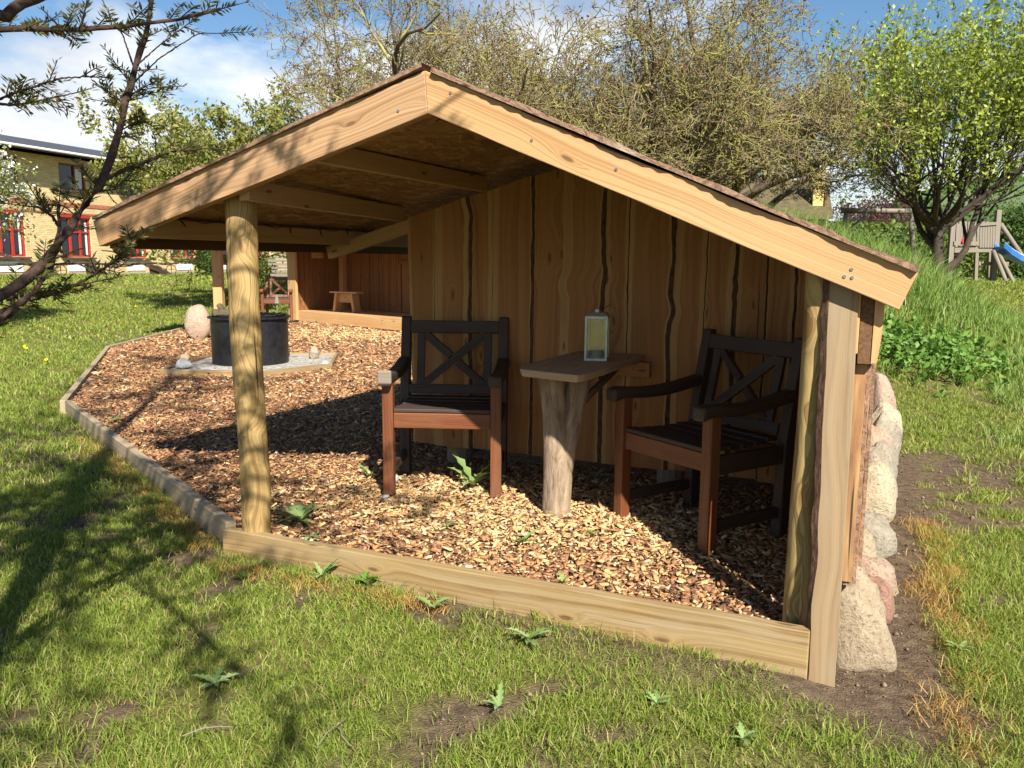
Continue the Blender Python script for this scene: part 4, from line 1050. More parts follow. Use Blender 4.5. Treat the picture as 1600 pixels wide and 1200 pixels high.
# local axes: x along the front (E), y into the shelter (Nn)
mb = MB(); mb.box((3.0, .02, .185), (6.0, .045, .19), None, 0); mb.build('deck_fascia', MAT['larch'], far, bevel=.004)
mb = MB()
for k in range(8): mb.box((3.0, .11+k*.122, .265), (5.96, .118, .03), None, 0)
mb.build('deck', MAT['larch'], far)
mb = MB()
for k in range(9): mb.box((-.02, .04+k*.118, .85), (.024, .115, 1.40), None, 2)
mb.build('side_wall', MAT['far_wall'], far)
mb = MB(); mb.box((-.02, -.02, .80), (.26, .05, 1.5), None, 2); mb.build('front_board', MAT['larch'], far, bevel=.004)
mb = MB()
for k in range(42):
    w = .135; off = .012*(k % 2); mb.box((.07+k*.142, 1.10-off, .95), (w+.01, .022, 1.40), None, 2)
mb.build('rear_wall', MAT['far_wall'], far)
mb = MB(); mb.box((.10, 1.02, .95), (.12, .10, 1.36), None, 2); mb.build('corner_post', MAT['larch'], far, bevel=.004)
mb = MB()
for k in range(4): mb.box((1.95+k*.21, 1.045, .72), (.205, .022, .86), None, 2)
mb.box((2.26, 1.04, 1.18), (.98, .04, .05), None, 0); mb.box((1.80, 1.04, .73), (.05, .04, .9), None, 2)
hd = mb.build('hatch_door', MAT['far_wall'], far)
mb = MB(); mb.box((.030, .50, 1.33), (.012, .26, .17), None, 1); mb.build('notice_board', MAT['larch'], far, bevel=.003)
mb = MB(); mb.strip([Vector((-.4, -.40, 1.52)), Vector((6.3, -.40, 1.52))], [Vector((-.4, 1.5, 1.80)), Vector((6.3, 1.5, 1.80))], (0, 0, .04)); mb.build('roof', MAT['rafter'], far)
mb = MB(); mb.beam((-.35, -.38, 1.47), (6.2, -.38, 1.47), .05, .10); mb.build('eave_board', MAT['dark_beam'], far)
st = thing('stool', P0+E*.95+Nn*.48+Vector((0, 0, .2805)), 'small wooden stool standing on the far deck', 'stool', rz=ang+.25)
mb = MB(); mb.box((0, 0, .355), (.62, .22, .030), None, 0); mb.build('seat', MAT['larch'], st, bevel=.004)
for sx in (-1, 1):
    mb = MB(); mb.box((sx*.20, 0, .17), (.05, .20, .34), Matrix.Rotation(-sx*.16, 3, 'Y'), 2); mb.build('leg', MAT['larch'], st, bevel=.004)
mb = MB(); mb.box((0, 0, .25), (.34, .03, .16), None, 0); mb.build('brace', MAT['larch'], st, bevel=.003)
# the post and beam further along the ring of shelters
p2 = px_point(343, 480, 12.6)
rp = thing('post_frame', (p2.x, 12.6, ch(p2.x, 12.6)-.02), 'square wooden post under a dark beam behind the round post', 'post')
mb = MB(); mb.box((0, 0, .72), (.135, .13, 1.44), None, 2); mb.build('post', MAT['larch'], rp, bevel=.004)
mb = MB(); mb.beam((-1.05, -.38, 1.47), (P0.x-p2.x-.30, P0.y-12.6-.1, 1.47), .06, .14); mb.build('beam', MAT['dark_beam'], rp)
mb = MB(); mb.strip([Vector((-1.0, -1.0, 1.56)), Vector((.40, -1.0, 1.56))], [Vector((-1.0, .3, 1.70)), Vector((.40, .3, 1.70))], (0, 0, .03)); mb.build('roof', MAT['dark_beam'], rp)  # small added roof, sized so that its shade covers the upper post

# ------------------------------------------------------------ brick building
BO = Vector((-19.3, 32.0, .53)); BD = Vector((.309, .951, 0)); BA = math.atan2(BD.y, BD.x)
bld = thing('brick_building', BO, 'long two storey yellow brick building with red windows beyond the lawn', 'building', rz=BA)
# local: x along the facade, -y towards the viewer's side, z up; facade plane y=0
SP = 3.26; k0 = -3; k1 = 6
opens = []
for k in range(k0, k1+1): opens.append((k*SP-.78, k*SP+.78, .72, 2.33, 'low'))
for k in range(k0, k1+1): opens.append((k*SP-.68, k*SP+.68, 3.46, 4.52, 'up'))
HGT = 4.72; x0b, x1b = k0*SP-1.6, k1*SP+1.6
mb = MB()
xs = sorted(set([x0b, x1b]+[o_[0] for o_ in opens]+[o_[1] for o_ in opens])); zs = sorted(set([-.6, HGT]+[o_[2] for o_ in opens]+[o_[3] for o_ in opens]))
for i in range(len(xs)-1):
    for j in range(len(zs)-1):
        xm, zm = (xs[i]+xs[i+1])/2, (zs[j]+zs[j+1])/2
        if any(a < xm < b and c < zm < d for a, b, c, d, _ in opens): continue
        b = len(mb.v); mb.v += [Vector((xs[i], 0, zs[j])), Vector((xs[i+1], 0, zs[j])), Vector((xs[i+1], 0, zs[j+1])), Vector((xs[i], 0, zs[j+1]))]
        mb.face((b, b+1, b+2, b+3), [(v.x, v.z) for v in mb.v[b:b+4]])
for a, b_, c, d, _ in opens:       # reveals
    for (p, q) in (((a, c), (b_, c)), ((b_, c), (b_, d)), ((b_, d), (a, d)), ((a, d), (a, c))):
        b = len(mb.v); mb.v += [Vector((p[0], 0, p[1])), Vector((q[0], 0, q[1])), Vector((q[0], .18, q[1])), Vector((p[0], .18, p[1]))]
        mb.face((b, b+3, b+2, b+1), [(0, 0), (.18, 0), (.18, 1), (0, 1)])
for xx in (x0b, x1b):
    b = len(mb.v); mb.v += [Vector((xx, 0, -.6)), Vector((xx, 9, -.6)), Vector((xx, 9, HGT)), Vector((xx, 0, HGT))]; mb.face((b, b+1, b+2, b+3), [(v.y, v.z) for v in mb.v[b:b+4]])
b = len(mb.v); mb.v += [Vector((x0b, 9, -.6)), Vector((x1b, 9, -.6)), Vector((x1b, 9, HGT)), Vector((x0b, 9, HGT))]; mb.face((b, b+3, b+2, b+1), [(v.x, v.z) for v in mb.v[b:b+4]])
mb.build('wall', MAT['brick'], bld)
for zz, hh in ((2.86, .16), (2.50, .07)):
    mb = MB(); mb.box(((x0b+x1b)/2, -.014, zz), (x1b-x0b, .028, hh)); mb.build('brick_band', MAT['red_brick'], bld)
mb = MB(); mb.box(((x0b+x1b)/2, -.02, -.25), (x1b-x0b, .05, .62)); mb.build('plinth', MAT['rock_grey'], bld)
mb = MB()
b = len(mb.v); mb.v += [Vector((x0b-.5, -.85, HGT)), Vector((x1b+.5, -.85, HGT)), Vector((x1b+.5, 4.5, HGT+1.1)), Vector((x0b-.5, 4.5, HGT+1.1)), Vector((x1b+.5, 9.8, HGT)), Vector((x0b-.5, 9.8, HGT))]
b2 = len(mb.v); mb.v += [v+Vector((0, 0, .16)) for v in mb.v[b:b+6]]
for f in ((0, 1, 2, 3), (3, 2, 4, 5)):
    mb.face([b2+i for i in f], [(mb.v[b2+i].x, mb.v[b2+i].y) for i in f]); mb.face([b+i for i in reversed(f)], [(mb.v[b+i].x, mb.v[b+i].y) for i in reversed(f)], 1)
mb.face((b, b+1, b2+1, b2), [(0, 0), (1, 0), (1, .1), (0, .1)], 1)
mb.face((b, b2, b2+3, b+3), [(0, 0), (0, .1), (1, .1), (1, 0)], 1); mb.face((b+1, b+2, b2+2, b2+1), [(0, 0), (0, 1), (1, 1), (1, 0)], 1)
mb.build('roof', [MAT['slate'], MAT['soffit']], bld)
mb = MB(); mb.tube([(x0b-.5, -.90, HGT+.10), (x1b+.5, -.90, HGT+.10)], .05, 10); mb.build('gutter', MAT['white_paint'], bld)
for a, b_, c, d, kind in opens:
    xm = (a+b_)/2; w = b_-a; h = d-c; arch = .10 if kind == 'low' else 0
    frm = MAT['red_paint'] if kind == 'low' else MAT['maroon']; fw_ = .065
    mb = MB()
    mb.box((xm, .10, c+fw_/2), (w, .08, fw_)); mb.box((xm, .10, d-fw_/2), (w, .08, fw_))
    for sx in (-1, 1): mb.box((xm+sx*(w/2-fw_/2), .099, (c+d)/2), (fw_, .08, h-.02), None, 2)
    if kind == 'low':
        for sx in (-1, 1): mb.box((xm+sx*w/6, .097, (c+d)/2), (.095, .085, h-.05), None, 2)
        mb.box((xm, .096, c+h*.64), (w-.05, .085, .065))
    else:
        mb.box((xm+w*.12, .097, (c+d)/2), (.06, .085, h-.05), None, 2)
    fr = mb.build('window', frm, bld)
    mb = MB(); mb.box((xm, .125, (c+d)/2), (w-.03, .012, h-.03)); mb.build('pane', MAT['pane'], fr)
    mb = MB(); mb.box((xm+w/2-.17 if kind == 'low' else xm+w*.30, .112, (c+d)/2-.04), (.10 if kind == 'low' else .34, .01, h-.25), None, 2); mb.build('curtain', MAT['curtain'], fr)
    mb = MB(); mb.box((xm, -.03, c-.05), (w+.14, .30, .07)); mb.build('sill', MAT['dark_sill'], fr)
    if kind == 'low':
        mb = MB()      # segmental red brick arch above the frame
        n = 10; T_ = []; B_ = []
        for i in range(n+1):
            f = i/n*2-1; T_.append(Vector((xm+f*(w/2+.02), -.012, d+.19-.10*f*f))); B_.append(Vector((xm+f*(w/2-.005), -.012, d+.012+.0*f)))
        mb.strip(T_, B_, (0, .05, 0)); mb.build('arch', MAT['red_paint'], fr)
        mb = MB(); mb.box((xm, -.018, .33), (1.10, .03, .40)); mb.build('cellar_panel', MAT['white_paint'], bld)

# old farm implements in front of the facade
def plough(name, label, loc, rz, sc=1.0):
    t = thing(name, loc, label, 'plough', 'old ploughs by the brick facade', rz)
    t.scale = (sc, sc, sc)
    mb = MB(); mb.tube([(-1.6, 0, .40), (-.6, 0, .42), (.2, 0, .50), (.8, 0, .45), (1.3, 0, .5)], [.035, .04, .045, .04, .03], 8); mb.build('beam', MAT['rust'], t)
    for sy in (-1, 1):
        mb = MB(); mb.tube([(.5, sy*.05, .15), (-.3, sy*.16, .55), (-1.2, sy*.28, .95), (-1.6, sy*.30, 1.0)], [.03, .025, .022, .02], 8); mb.build('handle', MAT['rust'], t)
    mb = MB(); mb.strip([Vector((.1, .02, .42)), Vector((.45, -.05, .40)), Vector((.75, -.02, .25))], [Vector((.15, .06, .02)), Vector((.55, .04, .02)), Vector((.95, .0, .05))], (.02, .05, 0)); mb.build('share', MAT['rust'], t)
    mb = MB(); pts = [(1.0+.20*math.cos(a), 0, .22+.20*math.sin(a)) for a in [k*math.pi/8 for k in range(17)]]
    mb.tube(pts, .018, 6, False); mb.tube([(1.0, 0, .02), (1.0, 0, .42)], .01, 5); mb.tube([(.8, 0, .22), (1.2, 0, .22)], .01, 5); mb.tube([(1.0, 0, .22), (1.0, 0, .48)], .02, 6); mb.build('wheel', MAT['rust'], t)
    return t
for px, py, Yd, lab in ((48, 426, 30.5, 'rusty old plough leftmost along the brick facade'), (128, 424, 33.0, 'rusty old plough behind the conifer branch tips'), (228, 424, 35.0, 'rusty old plough between the second and third ground floor windows from the right')):
    q = px_point(px, py, Yd); plough('plough', lab, (q.x, Yd, gh(q.x, Yd)), BA-1.0)

# ------------------------------------------------------------ vegetation helpers
def tubes_np(P, R, k):
    """P (M,n,3), R (M,n) -> verts, quads"""
    Mn, n, _ = P.shape
    T = np.gradient(P, axis=1); T /= np.linalg.norm(T, axis=2, keepdims=True)+1e-9
    ref = np.array([.31, .52, .79])
    Xa = np.cross(np.broadcast_to(ref, T.shape), T); Xa /= np.linalg.norm(Xa, axis=2, keepdims=True)+1e-9
    Ya = np.cross(T, Xa)
    a = np.arange(k)*2*np.pi/k
    V = P[:, :, None, :]+R[:, :, None, None]*(Xa[:, :, None, :]*np.cos(a)[None, None, :, None]+Ya[:, :, None, :]*np.sin(a)[None, None, :, None])
    base = (np.arange(Mn)*n*k)[:, None, None]+(np.arange(n-1)*k)[None, :, None]+np.arange(k)[None, None, :]
    nx_ = (np.arange(Mn)*n*k)[:, None, None]+(np.arange(n-1)*k)[None, :, None]+((np.arange(k)+1) % k)[None, None, :]
    Q = np.stack([base, nx_, nx_+k, base+k], -1).reshape(-1, 4)
    return V.reshape(-1, 3), Q
def leaves_np(P, size, rg, aspect=.5, drop=0.0, up=0.0):
    n = len(P); d = rg.normal(0, 1, (n, 3)); d[:, 2] += up-drop; d /= np.linalg.norm(d, axis=1, keepdims=True)
    s = np.cross(d, rg.normal(0, 1, (n, 3))); s /= np.linalg.norm(s, axis=1, keepdims=True)+1e-9
    nn = np.cross(d, s)
    L = (size*rg.uniform(.6, 1.3, n))[:, None]; W = L*aspect
    V = np.stack([P, P+d*L*.5+s*W*.5+nn*L*.08, P+d*L, P+d*L*.5-s*W*.5+nn*L*.08], 1).reshape(-1, 3)
    o = (np.arange(n)*4)[:, None]
    return V, o+np.array([0, 1, 2, 3])
class Tree:
    def __init__(s, seed, lens, segs, kids, gn, up, spread, ratio=None, rr=.55):
        s.rg = np.random.default_rng(seed); s.lens = lens; s.segs = segs; s.kids = kids; s.gn = gn; s.up = up; s.spread = spread; s.rr = rr
        s.out = [[] for _ in lens]; s.bound = None
    def grow(s, p, d, L, r, lv, first=False):
        n = s.segs[lv]; P = [np.array(p, float)]; d = np.array(d, float)/np.linalg.norm(d); D = [d]; st = L/n
        for i in range(n):
            d = d+s.rg.normal(0, s.gn[lv], 3); d[2] += s.up[lv]; d /= np.linalg.norm(d)
            P.append(P[-1]+d*st); D.append(d)
        P = np.array(P); f = np.linspace(0, 1, n+1); R = r*(1-(.62 if lv == 0 else .88)*f)
        if s.bound is not None and lv >= 1 and not s.bound(P[-1]) : 
            L *= .5
            if lv == len(s.lens)-1: return
        s.out[lv].append((P, R))
        if lv+1 >= len(s.lens): return
        nk = s.kids[lv]; nk = max(1, int(round(nk*s.rg.uniform(.75, 1.25))))
        for c in range(nk):
            fr = (c+s.rg.uniform(.15, .95))/nk; fr = .22+.78*fr if lv else .45+.55*fr
            x = fr*n; i = min(int(x), n-1); q = P[i]+(P[i+1]-P[i])*(x-i); dd = D[i+1]
            az = s.rg.normal(0, 1, 3); az -= dd*az.dot(dd); az /= np.linalg.norm(az)+1e-9
            an = math.radians(s.spread[lv])*s.rg.uniform(.6, 1.3)
            cdv = dd*math.cos(an)+az*math.sin(an)
            s.grow(q, cdv, s.lens[lv+1]*s.rg.uniform(.6, 1.25)*(1.15-.45*fr), max(R[i]*s.rr, .0025), lv+1)
    def mesh(s, ks, min_r=None):
        V = []; Q = []; o = 0
        for lv, br in enumerate(s.out):
            if not br: continue
            P = np.stack([b[0] for b in br]); R = np.stack([b[1] for b in br])
            if min_r: R = np.maximum(R, min_r)
            v, q = tubes_np(P, R, ks[lv]); V.append(v); Q.append(q+o); o += len(v)
        return V, Q
    def tips(s, n, lv=-1, lo=.2, jit=.03):
        br = s.out[lv]; P = np.stack([b[0] for b in br]); M_ = len(P); k = P.shape[1]
        i = s.rg.integers(0, M_, n); f = s.rg.uniform(lo, 1, n)*(k-1); j = np.minimum(f.astype(int), k-2); w = (f-j)[:, None]
        return P[i, j]*(1-w)+P[i, j+1]*w+s.rg.normal(0, jit, (n, 3))
def tree_obj(name, base, tr, label, cat, ks, wood_mat, leafsets, group=None, split=1, min_r=None):
    """thing > trunk (levels below split), crown (branches, twigs and leaves)"""
    base = Vector(base); t = thing(name, base, label, cat, group); b = np.array(base)
    tw_mat = wood_mat; lm = wood_mat
    if isinstance(wood_mat, tuple): lm, tw_mat = wood_mat
    mlev = []
    V = []; Q = []; o = 0; V2 = []; Q2 = []; o2 = 0
    for lv, br in enumerate(tr.out):
        if not br: continue
        P = np.stack([x[0] for x in br]); R = np.stack([x[1] for x in br])
        if min_r: R = np.maximum(R, min_r)
        v, q = tubes_np(P-b, R, ks[lv])
        if lv < split: V.append(v); Q.append(q+o); o += len(v)
        else: V2.append(v); Q2.append(q+o2); o2 += len(v); mlev.append(1 if (lv <= 1 and lm is not tw_mat) else 0)
    np_mesh('trunk', np.concatenate(V), np.concatenate(Q), None, lm, t, smooth=True)
    mats = [tw_mat, lm]; mi = [np.full(len(q_), k_, int) for q_, k_ in zip(Q2, mlev)]
    for (pv, pq, m) in leafsets:
        V2.append(pv-b); Q2.append(pq+o2); o2 += len(pv); mats.append(m); mi.append(np.full(len(pq), len(mats)-1))
    np_mesh('crown', np.concatenate(V2), np.concatenate(Q2), None, mats, t, midx=np.concatenate(mi))
    return t

# two bare spreading trees behind the shelter
def bare_tree(seed, base, trunk_h, nlimb, limb_len, label, lean=(0, 0, 1), zmin=2.0):
    tr = Tree(seed, [trunk_h, limb_len, limb_len*.50, limb_len*.27, .48, .19], [6, 12, 9, 7, 6, 3], [nlimb, 9, 7, 6, 3, 0], [.06, .14, .18, .23, .27, .25], [.0, .03, .02, .015, .02, .05], [58, 52, 58, 58, 50, 50], rr=.60)
    tr.grow(base, lean, trunk_h, .22, 0)
    for k in range(nlimb):
        a = 2*math.pi*k/nlimb+tr.rg.uniform(-.3, .3)
        d = (math.cos(a), math.sin(a), .32+.35*tr.rg.random()); P = tr.out[0][0][0]
        tr.grow(P[5], d, limb_len*tr.rg.uniform(.9, 1.25), .10, 1)
    for lv in range(2, 6): tr.out[lv] = [b_ for b_ in tr.out[lv] if b_[0][:, 2].min() > zmin]
    pb = tr.tips(15000, -1, .3, .02); bv, bq = leaves_np(pb, .042, tr.rg, .7)
    return tree_obj('bare_tree', base, tr, label, 'tree', [12, 8, 6, 4, 3, 3], (MAT['dark_bark'], MAT['twig']), [(bv, bq, MAT['bud'])], 'budding trees behind the shelter', min_r=.0055)
bare_tree(4, (-1.3, 16.2, .3), 2.3, 7, 3.9, 'wide budding tree behind the roof peak, lichened twigs over the left slope', zmin=2.3)
bare_tree(15, (2.6, 14.6, .9), 1.9, 7, 3.5, 'dense twiggy tree behind the right roof slope, left of the green tree', zmin=2.5)
bare_tree(27, (5.0, 18.5, .9), 2.0, 7, 3.6, 'budding tree further back beside the green fruit tree', zmin=2.7)

# green fruit tree on the right
def leafy(seed, base, trunk_h, r, lens, segs, kids, gn, up, spread, label, name, mat, n, size, wood_mat, extra=None, lean=(0, 0, 1), group=None, ks=(10, 7, 5, 4, 3), jit=.05, cat='tree', lo=.05):
    tr = Tree(seed, lens, segs, kids, gn, up, spread); tr.grow(base, lean, trunk_h, r, 0)
    sets = []
    lv_, lq = leaves_np(tr.tips(n, -1, lo, jit), size, tr.rg, .5, .2); sets.append((lv_, lq, mat))
    if extra:
        m2, n2, s2, asp = extra; a, b = leaves_np(tr.tips(n2, -1, .3, jit), s2, tr.rg, asp); sets.append((a, b, m2))
    return tree_obj(name, base, tr, label, cat, ks, wood_mat, sets, group)
q = px_point(1458, 430, 16.0)
trR = Tree(51, [1.6, 4.6, 2.2, 1.2, .6], [6, 10, 8, 6, 4], [6, 8, 6, 5, 0], [.07, .10, .12, .13, .15], [.0, .10, .13, .17, .17], [46, 44, 40, 34, 32])
bR = (q.x, 16.0, gh(q.x, 16.0)-.1)
trR.grow(bR, (.06, 0, 1), 1.6, .165, 0)
trR.grow(np.array(bR)+np.array((.05, 0, .45)), (1, -.1, .62), 2.6, .08, 1)
trR.grow(np.array(bR)+np.array((0, 0, 1.3)), (-.7, .2, .55), 2.4, .075, 1)
for dd_ in ((-.9, -.5, .25), (.2, -1, .3), (.9, -.4, .3), (1, .3, .2), (-.6, -.9, .2)): trR.grow(np.array(bR)+np.array((0, 0, 1.45)), dd_, 2.3, .055, 1)
lvR = leaves_np(trR.tips(25000, -1, .0, .04), .088, trR.rg, .5, .35)
lvR2 = leaves_np(trR.tips(7000, -2, .15, .07), .088, trR.rg, .5, .35)
tree_obj('fruit_tree', bR, trR, 'bright green leafy fruit tree with a dark forked trunk beside the play tower', 'tree', [12, 9, 6, 4, 3], MAT['black_bark'], [(lvR[0], lvR[1], MAT['leaf_fresh']), (lvR2[0], lvR2[1], MAT['leaf_fresh'])])
# light green small-leaved trees left of the roof
q = px_point(366, 420, 19); leafy(61, (q.x, 19, gh(q.x, 19)-.1), 1.5, .14, [1.5, 2.9, 1.5, .85, .45], [5, 9, 7, 6, 4], [7, 8, 6, 5, 0], [.06, .10, .13, .15, .15], [0, .10, .08, .08, .08], [48, 46, 45, 42, 40], 'pale green young-leaved tree behind the left roof slope', 'orchard_tree', MAT['leaf_mid'], 40000, .10, MAT['twig'])
q = px_point(480, 420, 23); leafy(62, (q.x, 23, gh(q.x, 23)-.1), 1.6, .13, [1.6, 2.9, 1.5, .8, .45], [5, 9, 7, 6, 4], [6, 7, 6, 5, 0], [.06, .10, .13, .15, .15], [0, .08, .07, .06, .06], [50, 46, 45, 42, 40], 'olive green tree half hidden behind the roof, right of the pale young-leaved one', 'orchard_tree', MAT['leaf_mid'], 24000, .10, MAT['twig'])
# flowering apple at the left edge
leafy(71, (-9.65, 13.6, gh(-9.65, 13.6)-.1), 1.5, .15, [1.5, 2.1, 1.2, .8, .42], [5, 9, 7, 6, 4], [7, 8, 6, 5, 0], [.08, .12, .15, .16, .15], [0, .05, .04, .03, .03], [52, 48, 46, 45, 40], 'apple tree in white blossom at the left edge before the brick building', 'apple_tree', MAT['leaf_apple'], 20000, .068, MAT['twig'], (MAT['blossom'], 8500, .055, .9))
# green trees far behind the bare crowns, purple tree
q = px_point(880, 420, 30); leafy(81, (q.x, 30, .8), 2.0, .2, [2.0, 3.6, 2.0, 1.2, .6], [5, 8, 7, 5, 4], [7, 8, 6, 4, 0], [.06, .1, .12, .14, .15], [0, .06, .05, .05, .05], [50, 46, 45, 42, 40], 'fresh green tree seen through the twigs right of the roof peak', 'leafy_tree', MAT['leaf_fresh'], 16000, .15, MAT['dark_bark'])
q = px_point(1356, 420, 38); leafy(83, (q.x, 38, .8), 1.4, .14, [1.4, 1.9, 1.1, .7, .4], [5, 8, 6, 5, 4], [6, 7, 6, 4, 0], [.06, .1, .12, .14, .15], [0, .06, .05, .05, .05], [50, 46, 45, 42, 40], 'purple leaved tree far away, left of the green fruit tree', 'purple_tree', MAT['leaf_purple'], 5000, .13, MAT['dark_bark'])

# clipped bushes and hedges: leaf shells over a solid dark core
def bush(name, loc, size, mat, label, n, leaf, seed, shape='ball', cat='bush', lump=.12, group=None):
    rg = np.random.default_rng(seed); t = thing(name, loc, label, cat, group)
    d = rg.normal(0, 1, (n, 3)); d /= np.linalg.norm(d, axis=1, keepdims=True)
    if shape == 'box':
        m = np.abs(d).max(1, keepdims=True); d = d/m
    r = rg.uniform(.80, 1.03, n)
    lum = np.array([mnoise.noise(Vector(p*2.2+seed)) for p in d]); r = r*(1+lump*lum)
    P = d*r[:, None]
    if shape == 'cone': P[:, :2] *= (1.05-.38*(P[:, 2:3]+.2)).clip(.3, 1.2)
    P = P*np.array(size)/2; P[:, 2] += size[2]/2; k = P[:, 2] > 0; P = P[k]
    v, qd = leaves_np(P, leaf, rg, .6)
    np_mesh('crown', v, qd, None, mat, t)
    rg2 = np.random.default_rng(seed+1); mbm = MB(); nu, nv = 18, 10
    for j in range(nv+1):
        ph = math.pi*j/nv
        for i in range(nu):
            th = 2*math.pi*i/nu; dd = Vector((math.sin(ph)*math.cos(th), math.sin(ph)*math.sin(th), math.cos(ph)))
            if shape == 'box': dd = dd/max(abs(dd.x), abs(dd.y), abs(dd.z))
            dd = dd*.80
            if shape == 'cone': f = max(.3, min(1.2, 1.05-.38*(dd.z+.2))); dd.x *= f; dd.y *= f
            mbm.v.append(Vector((dd.x*size[0]/2, dd.y*size[1]/2, dd.z*size[2]/2+size[2]/2)))
    for j in range(nv):
        for i in range(nu):
            mbm.face((j*nu+i, (j+1)*nu+i, (j+1)*nu+(i+1) % nu, j*nu+(i+1) % nu), [(0, 0)]*4)
    mbm.build('branches', MAT['leaf_hedge'], t)
    return t
q = px_point(416, 425, 30); bush('round_bush', (q.x, 30, gh(q.x, 30)-.1), (.75, .75, .95), MAT['leaf_hedge_light'], 'clipped round green bush beside the slatted bench end', 6000, .06, 1)
q = px_point(324, 427, 33); bush('ivy_bush', (q.x, 33, gh(q.x, 33)-.1), (.85, .85, 1.55), MAT['leaf_hedge'], 'dark upright ivy bush against the end of the brick wall', 6000, .08, 2, 'cone')
q = px_point(440, 424, 29.5)
sc_ = thing('slatted_screen', (q.x, 29.5, gh(q.x, 29.5)), 'grey slatted timber screen right of the round bush', 'screen')
mb = MB()
for k in range(6): mb.box((0, 0, .15+k*.125), (.9, .03, .09), None, 0)
mb.build('slats', MAT['grey_wood'], sc_)
for sx in (-1, 1):
    mb = MB(); mb.box((sx*.44, .04, .42), (.06, .05, .86), None, 2); mb.build('post', MAT['grey_wood'], sc_)
bush('hedge', (9.3, 24.5, .6), (9, 1.4, 1.75), MAT['leaf_hedge_light'], 'light green hedge behind the log swing frame', 26000, .12, 5, 'box', 'hedge', .10)
bush('hedge', (18.6, 25.5, .5), (7.4, 1.6, 2.35), MAT['leaf_hedge'], 'dark green hedge behind the play tower and slide', 26000, .12, 6, 'box', 'hedge', .06)
for k, (xx, yy, sz, lab) in enumerate(((2.5, 25, (7, 2.5, 2.6), 'loose green shrubbery far behind the shelter wall'), (-3.5, 27, (6, 2.5, 2.4), 'loose green shrubbery far behind the shelter roof'), (26, 40, (22, 3, 5.5), 'distant green tree belt at the far right'))):
    bush('shrubbery', (xx, yy, .5), sz, MAT['leaf_hedge_light'], lab, 16000, .16, 20+k, 'ball', 'shrubs', .25)

# ------------------------------------------------------------ right background: cottage, playground
q = px_point(1270, 345, 27)
ct = thing('cottage', (q.x-.9, 28, .7), 'low cottage roof with a yellow chimney beyond the right roof slope', 'house', rz=-.25)
mb = MB(); mb.box((-1.1, 2, 1.0), (5.4, 4, 2.0)); mb.build('wall', MAT['yellow_wall'], ct)
mb = MB(); mb.strip([Vector((-4, -.3, 1.95)), Vector((1.78, -.3, 1.95))], [Vector((-4, 2, 3.35)), Vector((1.78, 2, 3.35))], (0, .02, .08)); mb.strip([Vector((-4, 2, 3.35)), Vector((1.78, 2, 3.35))], [Vector((-4, 4.4, 1.95)), Vector((1.78, 4.4, 1.95))], (0, .02, .08)); rf = mb.build('roof', MAT['thatch'], ct)
mb = MB(); mb.box((1.35, .55, 2.9), (.34, .40, 1.35)); mb.build('chimney', MAT['yellow_wall'], rf, bevel=.02)
mb = MB(); mb.box((1.35, .55, 3.62), (.42, .48, .09)); mb.build('chimney_cap', MAT['yellow_wall'], rf, bevel=.02)
mb = MB(); mb.box((1.58, .50, 2.55), (.06, .42, .55)); mb.build('flashing', MAT['brown_metal'], rf)

def pole(mb, a, b, r=.06, n=10): mb.tube([Vector(a).lerp(Vector(b), i/4) for i in range(5)], [r*1.02, r, r, r, r*.95], n, True, 0, .06)
YS = 20.0
bA = px_point(1315, 331, YS); bB = px_point(1434, 330, YS); gB = gh(bB.x, YS)
sw = thing('swing_frame', (bB.x, YS, gB), 'log swing frame with a bent post in the tall grass left of the fruit tree', 'swing frame')
L_ = bA.x-bB.x; H_ = bB.z-gB
mb = MB(); pole(mb, (L_, 0, H_), (0, 0, H_), .062); mb.build('top_beam', MAT['grey_wood'], sw, smooth=True)
mb = MB(); mb.tube([(-.10, 0, H_-.05), (-.12, 0, H_-.4), (-.06, 0, H_-.75), (.10, .05, .2), (.14, .05, -.1)], .06, 10, True, 0, .05); mb.build('bent_post', MAT['grey_wood'], sw, smooth=True)
mb = MB(); pole(mb, (L_+.12, .25, 0), (L_+.12, .02, H_-.03), .06); mb.build('post', MAT['grey_wood'], sw, smooth=True)
mb = MB(); pole(mb, (L_+.0, -.05, H_-.62), (L_+.62, -.05, H_-.08), .045); mb.build('brace', MAT['grey_wood'], sw, smooth=True)

YT = 21.0
def wp(px, py, Yd=YT): v = px_point(px, py, Yd); return v
g0 = wp(1520, 440); GZ = gh(g0.x, YT)
tw = thing('play_tower', (g0.x, YT, GZ), 'weathered wooden play tower with slatted sides', 'play tower')
def rel(px, py, dy=0.0): v = px_point(px, py, YT+dy); return Vector((v.x-g0.x, dy, v.z-GZ))
def post_(a, b, w, nm='post', mat='grey_wood', dy=0):
    p0, p1 = rel(*a, dy), rel(*b, dy)
    if nm == 'post': p1.z = min(p1.z, -.05)
    mb = MB(); mb.beam(p0, p1, w, w, (0, 1, 0)); mb.build(nm, MAT[mat], tw, bevel=.006)
post_((1490, 326), (1484, 412), .12); post_((1560, 328), (1551, 440), .12); post_((1526, 388), (1526, 418), .08); post_((1496, 350), (1494, 412), .10, dy=1.1); post_((1548, 350), (1548, 415), .10, dy=1.1)
mb = MB(); a, b = rel(1490, 391), rel(1556, 390); mb.beam(a, b, .10, .12); mb.build('floor_beam', MAT['grey_wood'], tw)
mb = MB()
for k in range(8): 
    f = k/7; mb.beam(a+Vector((0, .05+f*1.05, .07)), b+Vector((0, .05+f*1.05, .07)), .14, .025)
mb.build('floor', MAT['grey_wood'], tw)
mb = MB()
for k in range(7):
    p0, p1 = rel(1532+k*4.0, 387, -.07), rel(1533+k*4.0, 347+2*(k % 2), -.07); mb.beam(p0, p1, .025, .055, (1, 0, 0))
